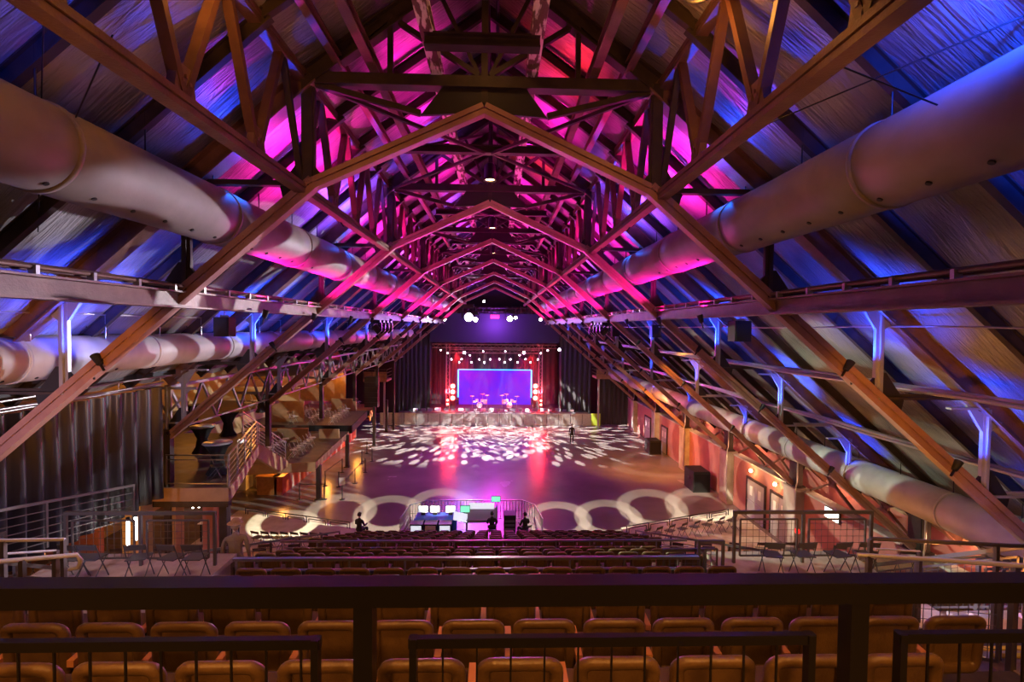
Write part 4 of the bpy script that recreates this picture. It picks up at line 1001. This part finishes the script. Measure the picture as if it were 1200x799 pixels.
for k in range(22):
    x=-.78+k*.074; b_.box((x,-.15,.905),(.03,.42,.012),Matrix.Rotation(.27,3,'X'))
b_.build('fader_strip','screenw',t); MB().box((0,.42,1.2),(1.3,.04,.3),Matrix.Rotation(-.25,3,'X')).build('meter_bridge','screenw',t)
for a in(-.75,.75): MB().box((a,0,.36),(.06,.8,.72)).build('leg','blackmetal',t)
t=thing('monitor','small green-lit screen above the sound engineer','monitor',(.28,25.3,1.15)); MB().box((0,.02,.2),(.5,.04,.32)).build('case','black',t); MB().box((0,0,.2),(.46,.01,.28)).build('screen','screeng',t); MB().bar((0,.03,-1.15),(0,.03,.1),.04,.04,up=(0,1,0)).build('stand','black',t)
t=thing('equipment_rack','black equipment rack at the right of the sound desk','rack',(1.0,24.3,0)); MB().box((0,0,.5),(.6,.7,1.0)).build('cabinet','black',t); 
for z in(.3,.5,.7): MB().box((0,-.36,z),(.5,.02,.1)).build('module','grey',t)
# ================================================================ PEOPLE
def person(loc,rz,pose,label,top='darkcloth',legs='darkcloth',hair=(.03,.02,.015),cap=False):
    t=thing('person',label,'person',loc,rz)
    # skeleton: faces +y, feet at z 0 (standing) ; sitting hips at .48
    sit=pose=='sit'; hz=.5 if sit else .94
    J={}
    def P_(n,x,y,z): J[n]=(x,y,z)
    P_('pelvis',0,0,hz); P_('waist',0,0,hz+.16); P_('chest',0,.01,hz+.38); P_('neck',0,0,hz+.54); P_('head0',0,.01,hz+.61)
    E=[('pelvis','waist'),('waist','chest'),('chest','neck'),('neck','head0')]
    R_={'pelvis':(.15,.11),'waist':(.135,.1),'chest':(.16,.11),'neck':(.06,.06),'head0':(.05,.055)}
    for s_,n in((-1,'l'),(1,'r')):
        P_('sh'+n,s_*.18,0,hz+.47)
        if pose=='stand': P_('el'+n,s_*.24,-.02,hz+.2); P_('wr'+n,s_*.25,.07,hz-.03)
        else: P_('el'+n,s_*.25,.06,hz+.22); P_('wr'+n,s_*.16,.3,hz+.2)
        wx,wy,wz=J['wr'+n]; ex,ey,ez=J['el'+n]; d=(V((wx,wy,wz))-V((ex,ey,ez))).normalized(); h=V((wx,wy,wz))+d*.07
        P_('pa'+n,*h)
        E+=[('chest','sh'+n),('sh'+n,'el'+n),('el'+n,'wr'+n),('wr'+n,'pa'+n)]
        R_['sh'+n]=(.065,.065);R_['el'+n]=(.045,.045);R_['wr'+n]=(.028,.028);R_['pa'+n]=(.035,.018)
        sd=d.cross(V((0,0,1) if abs(d.z)<.8 else (0,1,0))).normalized()
        for k in range(4):
            b=h+sd*(-.027+.018*k)+d*.02; e=b+d*(.05-.006*abs(k-1.5)); e2=e+d*.025+V((0,.012,-.01))
            P_('f%s%d'%(n,k),*e);P_('g%s%d'%(n,k),*e2); E+=[('pa'+n,'f%s%d'%(n,k)),('f%s%d'%(n,k),'g%s%d'%(n,k))]; R_['f%s%d'%(n,k)]=R_['g%s%d'%(n,k)]=(.008,.008)
        b=V((wx,wy,wz))+d*.03+sd*.05; P_('t'+n,*b); E.append(('wr'+n,'t'+n)); R_['t'+n]=(.01,.01)
        if sit: P_('hi'+n,s_*.1,.02,hz-.02); P_('kn'+n,s_*.12,.44,hz-.02); P_('an'+n,s_*.12,.44,.09); P_('to'+n,s_*.13,.6,.04)
        else: P_('hi'+n,s_*.1,0,hz-.08); P_('kn'+n,s_*.11,.02*s_,.49); P_('an'+n,s_*.12,-.02+.05*s_,.09); P_('to'+n,s_*.14,.13+.05*s_,.03)
        E+=[('pelvis','hi'+n),('hi'+n,'kn'+n),('kn'+n,'an'+n),('an'+n,'to'+n)]
        R_['hi'+n]=(.095,.095);R_['kn'+n]=(.06,.06);R_['an'+n]=(.042,.042);R_['to'+n]=(.04,.028)
    ks=list(J); me=bpy.data.meshes.new('body'); me.from_pydata([J[k] for k in ks],[(ks.index(a),ks.index(b)) for a,b in E],[]); o=bpy.data.objects.new('body',me); COL.objects.link(o); o.parent=t
    import bmesh
    bm=bmesh.new(); bm.from_mesh(me); ly=bm.verts.layers.skin.verify(); bm.verts.ensure_lookup_table()
    for i,k in enumerate(ks): bm.verts[i][ly].radius=R_[k]; bm.verts[i][ly].use_root=(k=='pelvis')
    bm.to_mesh(me); bm.free(); o.modifiers.new('s','SKIN'); sb=o.modifiers.new('d','SUBSURF'); sb.levels=1; sb.render_levels=1
    # cloth colour above the wrist and skin below, by material on height is avoided: clothing is one dark outfit
    me.materials.append(M[top])
    c=V((0,.02,hz+.73)); hb=MB()
    prof=[]
    n=14; vs=[];m_=12
    for i in range(m_+1):
        f=PI*i/m_; z=math.cos(f)*.125; r_=math.sin(f)
        for k in range(n):
            a=2*PI*k/n; x=r_*.078*math.cos(a); y=r_*.098*math.sin(a)
            if z<0: x*=1-.28*(-z/.125); y*=1-.1*(-z/.125)
            if math.sin(a)>.97 and -.05<z<.01: y+=.022           # nose
            vs.append(c+V((x,y,z)))
    hb.add(vs,[(i*n+k,i*n+(k+1)%n,(i+1)*n+(k+1)%n,(i+1)*n+k) for i in range(m_) for k in range(n)],True)
    for s_ in(-1,1): hb.lathe([(0,-.012),(.024,-.008),(.024,.008),(0,.012)],c=c+V((s_*.08,0,-.01)),n=8,ax=0)
    hd=hb.build('head','skin',t)
    for s_ in(-1,1): MB().lathe([(0,-.008),(.01,0),(0,.008)],c=c+V((s_*.03,.095,.012)),n=8).build('eye','black',hd)
    MB().box(c+V((0,.092,-.06)),(.045,.012,.008)).build('mouth','redwall',hd)
    hh=MB(); vs=[]
    for i in range(8):
        f=PI*.6*i/7; z=math.cos(f)*.135
        for k in range(n): a=2*PI*k/n; rr=math.sin(f); y=rr*.108*math.sin(a); 
        for k in range(n):
            a=2*PI*k/n; rr=math.sin(f); zz_=z if math.sin(a)<.2 else max(z,.045); vs.append(c+V((rr*.088*math.cos(a),rr*.107*math.sin(a)-.008,zz_)))
    hh.add(vs,[(i*n+k,i*n+(k+1)%n,(i+1)*n+(k+1)%n,(i+1)*n+k) for i in range(7) for k in range(n)],True)
    hm=mat('hair%s'%len(bpy.data.materials),hair,.7); hh.build('hair',hm,t)
    if cap: MB().lathe([(0,.14),(.06,.13),(.1,.08),(.105,.05),(.16,.045)],c=c,n=16).build('cap','tan',t)
    return t
p=atz(670,519.5,0); person((p.x,p.y,0),PI,'stand','person in dark clothes standing alone on the open floor before the barriers')
person((.1,23.6,.0),0,'sit','seated person in black at the mixing desk, seen from behind')
person((1.75,23.5,.0),.5,'sit','seated person in black at the right end of the sound desk')
for k,(x,y) in enumerate(((.1,23.55),(1.75,23.45))): chair(x,y,0,PI+.5*k,'folding chair under the %s person at the sound desk'%['left','right'][k],'chairs at the sound desk')
p=at(421,630,22.6); person((p.x,22.6,.36),-.4,'sit','seated person in black at the left end of the lowest seats'); 
tag(MB().box((p.x,22.5,.18+.2),(.45,.4,.4)).build('stool','blackmetal'),'dark stool under the person at the end of the lowest seats','stool')
p=at(276,640,9.95); person((p.x,9.95,4.72),.3,'stand','person in a pale shirt and cap standing beyond the left aisle rail',top='palecloth',hair=(.4,.35,.3),cap=True)
# ================================================================ LIGHT
BLUE=(.01,.06,1.);MAG=(1,.01,.45);PINK=(1,.12,.35);AMB=(1,.36,.05);WARM=(1,.55,.22);WHITE=(1,.95,.88);VIO=(.3,.06,1);RED=(1,.02,.03);LAV=(.72,.6,1)
def spot(loc,tgt,col,pw,ang=60,blend=.6,size=.12,gobo=None,name='spot_lamp'):
    l=bpy.data.lights.new(name,'SPOT'); l.color=col; l.energy=pw; l.spot_size=math.radians(ang); l.spot_blend=blend; l.shadow_soft_size=size
    o=bpy.data.objects.new(name,l); COL.objects.link(o); o.location=loc; o.rotation_euler=(V(tgt)-V(loc)).to_track_quat('-Z','Y').to_euler()
    if gobo: gobo(l,math.tan(math.radians(ang/2)))
    return o
def point(loc,col,pw,size=.15):
    l=bpy.data.lights.new('lamp_glow','POINT'); l.color=col; l.energy=pw; l.shadow_soft_size=size
    o=bpy.data.objects.new('lamp_glow',l); COL.objects.link(o); o.location=loc; return o
def _uv(l,k):
    l.use_nodes=True; nt=l.node_tree; N=nt.nodes;L=nt.links; em=[n for n in N if n.type=='EMISSION'][0]
    tc=N.new('ShaderNodeTexCoord'); sp=N.new('ShaderNodeSeparateXYZ'); L.new(tc.outputs['Normal'],sp.inputs[0])
    def m(op,a,b=None,c=None):
        n=N.new('ShaderNodeMath'); n.operation=op
        for i,v in enumerate((a,b,c)):
            if v is None: continue
            if isinstance(v,(int,float)): n.inputs[i].default_value=v
            else: L.new(v,n.inputs[i])
        return n.outputs[0]
    z=m('ABSOLUTE',sp.outputs[2]); u=m('DIVIDE',m('DIVIDE',sp.outputs[0],z),k); v=m('DIVIDE',m('DIVIDE',sp.outputs[1],z),k)
    return nt,N,L,em,m,u,v
def ss(m,x,a,b):   # smoothstep-ish clamp
    return m('MINIMUM',m('MAXIMUM',m('DIVIDE',m('SUBTRACT',x,a),b-a),0.),1.)
def g_ring(lo,hi,soft=.06,open_=0):
    def f(l,k):
        nt,N,L,em,m,u,v=_uv(l,k); r=m('SQRT',m('ADD',m('MULTIPLY',u,u),m('MULTIPLY',v,v)))
        s=m('MULTIPLY',ss(m,r,lo-soft,lo+soft),m('SUBTRACT',1.,ss(m,r,hi-soft,hi+soft)))
        L.new(s,em.inputs['Strength'])
    return f
def g_arcs(freq,thr=.0,ox=0,oy=0):
    def f(l,k):
        nt,N,L,em,m,u,v=_uv(l,k); u=m('ADD',u,ox); v=m('ADD',v,oy); r=m('SQRT',m('ADD',m('MULTIPLY',u,u),m('MULTIPLY',v,v)))
        a=m('ARCTAN2',v,u); s=m('SINE',m('ADD',m('MULTIPLY',r,freq),m('MULTIPLY',a,1.)))
        L.new(ss(m,s,thr-.12,thr+.12),em.inputs['Strength'])
    return f
def g_shards(nr,na,thr=.42,ox=0.,oy=0.):
    """radiating slivers: cells in (angle, radius)"""
    def f(l,k):
        nt,N,L,em,m,u,v=_uv(l,k); u=m('ADD',u,ox); v=m('ADD',v,oy)
        r=m('SQRT',m('ADD',m('MULTIPLY',u,u),m('MULTIPLY',v,v))); a=m('ARCTAN2',v,u)
        cb=N.new('ShaderNodeCombineXYZ'); L.new(m('MULTIPLY',a,na),cb.inputs[0]); L.new(m('MULTIPLY',r,nr),cb.inputs[1])
        vo=N.new('ShaderNodeTexVoronoi'); vo.inputs['Scale'].default_value=1.; L.new(cb.outputs[0],vo.inputs['Vector'])
        L.new(m('SUBTRACT',1.,ss(m,vo.outputs['Distance'],thr-.05,thr+.05)),em.inputs['Strength'])
    return f
# --- amber: pendants near the camera, house lights over the seats
point((2.75,6,14.5),AMB,50,.1); point((-2.85,5.6,14.55),AMB,50,.1)
point((.02,7.6,15.5),AMB,12,.1); point((.02,13.9,14.6),WARM,8,.1)
for x in(-3.5,0,3.5): spot((x,.4,14.2),(x,3.4,8.3),(1,.4,.08),480,75,.8,.25)
spot((-4.3,.6,13.6),(-8.5,6.0,9),(1,.42,.14),260,95,.9,.3); spot((4.3,.6,13.6),(9.2,7,9.5),(1,.42,.14),120,95,.9,.3)
# amber onto the lower chords of the first truss
spot((-4.0,4.5,8.6),(-7.5,8.8,9.5),AMB,1000,50,.8,.2); spot((4.0,4.5,8.6),(8.5,8.8,8.9),AMB,1100,50,.8,.2)
# --- blue uplights washing each roof slope, each spot given an added small can
CAN=[None]
def uplight(loc,tgt,col,pw,ang,label,grp):  # spot plus an added can body to serve as its fixture
    o=spot(loc,tgt,col,pw,ang,.6,.05)
    d=(V(tgt)-V(loc)).normalized()
    if CAN[0] is None:
        t=thing('uplight',label,'stage light',V(loc)-d*.06); CAN[0]=t
        MB().cyl((0,0,-.2),(0,0,0),.05,.075,12).build('can','black',t); MB().cyl((0,0,-.012),(0,0,0),.06,.06,12).build('lens','blackmetal',t); MB().bar((0,0,-.1),(0,.0,-.34),.03,.03,up=(0,1,0)).build('bracket','blackmetal',t)
    else: t=dup(CAN[0],V(loc)-d*.06,label=label)
    t.rotation_euler=d.to_track_quat('Z','Y').to_euler(); t['group']=grp
TN=['','nearest','second','third','fourth','fifth','sixth','seventh']
for i in range(1,8):
    y=TY(i); f=[0,1.2,1.5,1.3,1.1,.9,.7,.6][i]
    for sd in(-1,1):
        nm='left' if sd<0 else 'right'; g=f*(.6 if i==1 else 1)
        uplight((sd*6.9,y-.13,10.02),(sd*7.8,y+.1,11.2),BLUE,420*g,110,'added uplight at the first post of the %s truss, %s side'%(TN[i],nm),'added uplights on the trusses')
        uplight((sd*7.1,y+.13,9.86),(sd*7.9,y+1.1,11.6),BLUE,800*g,120,'added uplight beyond the first post of the %s truss, %s side'%(TN[i],nm),'added uplights on the trusses')
        if sd>0: uplight((9.05,y-.13,8.15),(9.95,y+.1,9.3),BLUE,420*g,110,'added uplight at the second post of the %s truss, %s side'%(TN[i],nm),'added uplights on the trusses')
        if sd>0: uplight((11.4,y-.13,6.1),(12.3,y+.1,7.4),BLUE,260*f,110,'added uplight at the third post of the %s truss, right side'%TN[i],'added uplights on the trusses')
        if i<6: spot((sd*4.35,y+.45,13.3),(sd*4.9,y+.05,12.9),(.01,.14,1),90*g,120,.6,.04)
        if i<7: uplight((sd*3.9,y+.5,13.35),(sd*4.5,y-.2,15.0),BLUE,420*g,130,'added uplight above the fat duct at the %s truss, %s side'%(TN[i],nm),'added uplights on the trusses')
spot((3.7,3.1,13.75),(6.3,4.4,13.5),BLUE,3000,105,.8,.1); spot((5.9,3.6,11.6),(7.4,4.4,12.4),BLUE,250,130,.7,.1)
spot((-4.0,4.2,13.4),(-5.2,5.0,14.0),BLUE,140,100,.8,.1); spot((-6.0,3.0,11.5),(-7.4,3.4,12),BLUE,700,120,.7,.1)
# --- added magenta, red and violet cans above the ties, colouring the roof between the girders
BN=['','first and second','second and third','third and fourth','fourth and fifth','fifth and sixth','sixth and seventh','seventh truss and the stage']
for i in range(1,7):
    for sd in(-1,1):
        nm='left' if sd<0 else 'right'; y=TY(i)
        for q,(dy,c1,p_) in enumerate(((.3,RED if sd>0 else MAG,230),(.62,MAG,300),(.9,MAG if sd>0 else VIO,240))):
            uplight((sd*1.04,y+S*dy,15.36),(sd*2.2,y+S*(dy-.03),17),c1,p_*(1.15 if i>1 else .9),125,'added can high between trusses %s on the %s, %s of three'%(BN[i],nm,ORD[q]),'added cans above the ties')
        uplight((sd*3.5,y+S*.35,13.15),(sd*4.6,y+S*.3,14.9),MAG,900,135,'added can beside the fat duct between trusses %s, %s side, nearer'%(BN[i],nm),'added cans beside the fat ducts')
        uplight((sd*3.5,y+S*.8,13.15),(sd*4.6,y+S*.75,14.9),MAG if i>1 else VIO,800,135,'added can beside the fat duct between trusses %s, %s side, farther'%(BN[i],nm),'added cans beside the fat ducts')
        for q,dy in enumerate((.4,.85)): uplight((sd*5.16,y+S*dy,10.95),(sd*4.8,y+S*dy+.1,12.3),MAG,[0,700,850,850,800,700,600][i],122,'added can on the level beam between trusses %s, %s side, %s'%(BN[i],nm,['nearer','farther'][q]),'added cans on the level beams')
# --- magenta floods from the stage end, then added fill spots without fixtures
for sd in(-1,1): spot((sd*2.2,44,8.8),(sd*4.6,30,12.2),MAG,2600,80,.8,.2)
spot((0,3.0,9.0),(0,9.5,13.6),(1,.3,.32),360,100,.9,.3)
for sd in(-1,1): spot((sd*2.0,3.2,11.0),(sd*3.3,5.4,13.1),(1,.38,.05),110,80,.8,.15)
for sd in(-1,1):
    for y in(4.4,12.2): spot((sd*6.4,y,8.2),(sd*9.0,y+.6,9.8),(1,.45,.2),170 if sd>0 else 100,120,.8,.2)
for x in(-3,0,3): spot((x,-1.6,11.2),(x,3.4,8.5),(1,.4,.09),520,80,.8,.3)
spot((-4.5,8,10.6),(-7.5,5.4,7.6),LAV,260,70,.7,.1); spot((4.2,8,10.6),(7,5.4,7.6),(.6,.45,1),260,70,.7,.1)
point((7.0,6.9,7.0),AMB,40,.1); spot((6,6.5,6.6),(12.3,9,5.8),(.5,.35,1),420,60,.8,.1); point((8.4,8.6,5.0),AMB,60,.1)
spot((0,16,7.5),(0,9,14.5),PINK,160,100,.9,.3)
spot((0,20,4),(-7,14,10),LAV,160,80,.9,.3); spot((0,20,4),(8,13,9),LAV,90,80,.9,.3)
spot((-8.5,2.2,8.6),(-9.95,10.5,6.6),LAV,1100,75,.8,.06)
spot((1,9,7.2),(9.5,6.0,11.5),(1,.5,.25),150,90,.9,.3); spot((-1,9,7.2),(-9.5,6.0,11.5),(.8,.5,.6),80,90,.9,.3)
# --- stage
for x in(-4.4,4.4): spot((x,54.2,7.6),(x*.6,53,1.2),RED,9000,90,.7,.2)
point((-5.2,53.6,3.2),RED,1400,.3); point((5.2,53.6,3.2),RED,1400,.3)
spot((-1,53.5,8),(-1.8,54.8,1.3),WHITE,3500,26,.4,.1); spot((1,53.5,8),(1.6,54.8,1.3),WHITE,3500,26,.4,.1)
for x in(-3,0,3): spot((x,55.4,7.4),(x*1.2,54.6,1.3),MAG,1600,80,.6,.2)
for x in(-4.2,-1.5,1.5,4.2): spot((x,51.6,11.5),(x*1.05,51.6,1.0),WHITE,2600,34,.3,.1,g_shards(9,7,.5))
spot((-6.4,49,12),(-10,46,17),MAG,3000,120,.8,.2); spot((6.4,49,12),(10,46,17),MAG,3000,120,.8,.2)
point((0,50.5,10.9),VIO,2500,.3)
# --- floor: magenta and violet wash, amber at the right, white slivers, pale rings
spot((0,48.9,11.4),(0,33,0),MAG,6500,70,.9,.3); spot((-3,48.9,11.4),(-1,36,0),VIO,8000,60,.9,.3)
spot((10.5,31,6.2),(12,38,0),AMB,4500,95,.9,.3); spot((8,20,10),(13,26,0),AMB,1500,80,.9,.3)
spot((-2.9,48.9,11.3),(-3.6,47.6,0),WHITE,60000,88,.15,.02,g_shards(7,13,.38)); spot((2.3,48.9,11.3),(4.0,47.6,0),WHITE,58000,88,.15,.02,g_shards(7,14,.38))
spot((0,30,11.2),(0,47.6,0),WHITE,42000,46,.25,.02,g_shards(6,9,.4,0,-.5))
for x,y in((-10.6,25.5),(-8.4,27.6),(-5.7,27.4),(-2.9,28.4),(3.7,26.6),(6.5,26.8),(9.4,28.2),(12.4,28.3)):
    spot((x*.6,16.2,10.5),(x,y-.8,0),(1,.93,.66),26000,15.6,.1,.02,g_ring(.6,.93,.03))
# --- patterns on the low ducts, curtain and walls
spot((5.4,22.8,10.2),(-8.5,11.5,9.8),(.85,.8,.9),12000,34,.2,.02,g_arcs(22,.1))
spot((5.3,12,10.4),(-8.5,6.2,9.8),(.8,.72,.95),6000,32,.2,.02,g_arcs(16,-.2,.3,0))
spot((-5.4,22.8,10.2),(12.3,19,5.8),(.9,.95,.7),11000,32,.2,.02,g_arcs(20,.1))
spot((-5.3,12,10.2),(12.3,11,5.8),(.65,.9,.6),9000,40,.2,.02,g_arcs(14,.0,.2,.2))
spot((-5.4,24,10.2),(14.6,26,2.6),(1,.85,.6),12000,30,.2,.02,g_arcs(17,.45,.1,.2))
spot((-5.4,30,10.2),(14.6,36,2.6),(1,.8,.6),12000,30,.2,.02,g_arcs(15,.5,.1,.2))
spot((5.2,9.5,10.4),(-9.9,9.5,6.8),LAV,1500,40,.3,.02,g_arcs(9,.1,.4,.6))
spot((5.2,24,10.4),(-13,31,2.9),(1,.97,.85),12000,30,.2,.02,g_arcs(46,.35,1.2,.3)); spot((5.2,30,10.4),(-14,40,3.2),(1,.97,.85),12000,30,.2,.02,g_arcs(46,.3,1.2,.3))
spot((5.2,24,10.4),(-9.5,17.5,5.4),(1,.97,.85),7000,26,.2,.02,g_arcs(30,.2,1.,.3))
# --- right wall and concourse warm light
for y in(25.9,23.6): point((14.15,y,2.72),WARM,60,.08)
for y in(15,21,28,35): point((15.5,y,2.6+.8),(1,.4,.2),60,.2)
spot((6,30,8),(14.6,33,1.5),(1,.18,.12),2600,80,.8,.3); spot((6,22,8),(14.6,24,1.5),(1,.35,.2),1200,80,.8,.3)
# --- left terraces: amber bar light, pools under the decks
for p_,w in(((-15,30,8.2),170),((-15.5,25,8.2),130),((-14,37,6.3),180),((-14.5,44,6.2),140),((-13.5,31,1.9),150),((-12.4,36,2.0),170),((-11.9,42,2.0),150),((-14,24,4.2),90),((-12,19,4.4),70)): point(p_,AMB,w,.2)
spot((-6.5,8,9.2),(-7,10,5.8),(1,.6,.45),160,90,.8,.2); spot((6.5,8,9.2),(7,10,5.8),(1,.55,.35),160,90,.8,.2)
for sd in(-1,1): point((sd*10.3,13,4.6),AMB,70,.2); point((sd*9,18,3.4),AMB,50,.2); spot((sd*9,21,7),(sd*9.5,23,0.5),WARM,180,80,.8,.2)
spot((0,14,10.8),(0,9.5,6),(.9,.7,.85),200,100,.8,.3)
spot((0,19,10.8),(0,13,4),(.9,.65,.6),220,100,.8,.3)
spot((-2.3,22,11),(-2.3,24.5,.8),(.4,.6,1),350,30,.5,.1); spot((0,22,11),(.2,24.5,.8),WHITE,300,30,.5,.1)
# world: an unlit hall
w=bpy.data.worlds.new('hall_dark'); bpy.context.scene.world=w; w.use_nodes=True; w.node_tree.nodes['Background'].inputs[0].default_value=(.5,.3,.6,1); w.node_tree.nodes['Background'].inputs[1].default_value=.01
# ================================================================ CAMERA
cd=bpy.data.cameras.new('camera'); cam=bpy.data.objects.new('camera',cd); COL.objects.link(cam); cd.sensor_width=36; cd.lens=36*F_PX/1200; cd.clip_start=.05; cd.clip_end=300
R=Matrix((RT,UP,-FW)).transposed().to_4x4(); cam.matrix_world=Matrix.Translation(CAM)@R
sc=bpy.context.scene; sc.camera=cam
sc.view_settings.view_transform='Standard'; sc.view_settings.look='None'; sc.view_settings.gamma=1; sc.view_settings.exposure=0; sc.view_settings.use_curve_mapping=False
sc.cycles.use_denoising=True; sc.cycles.max_bounces=5; sc.cycles.diffuse_bounces=3; sc.cycles.glossy_bounces=3; sc.cycles.sample_clamp_indirect=4; sc.cycles.use_light_tree=True
bpy.context.view_layer.update()
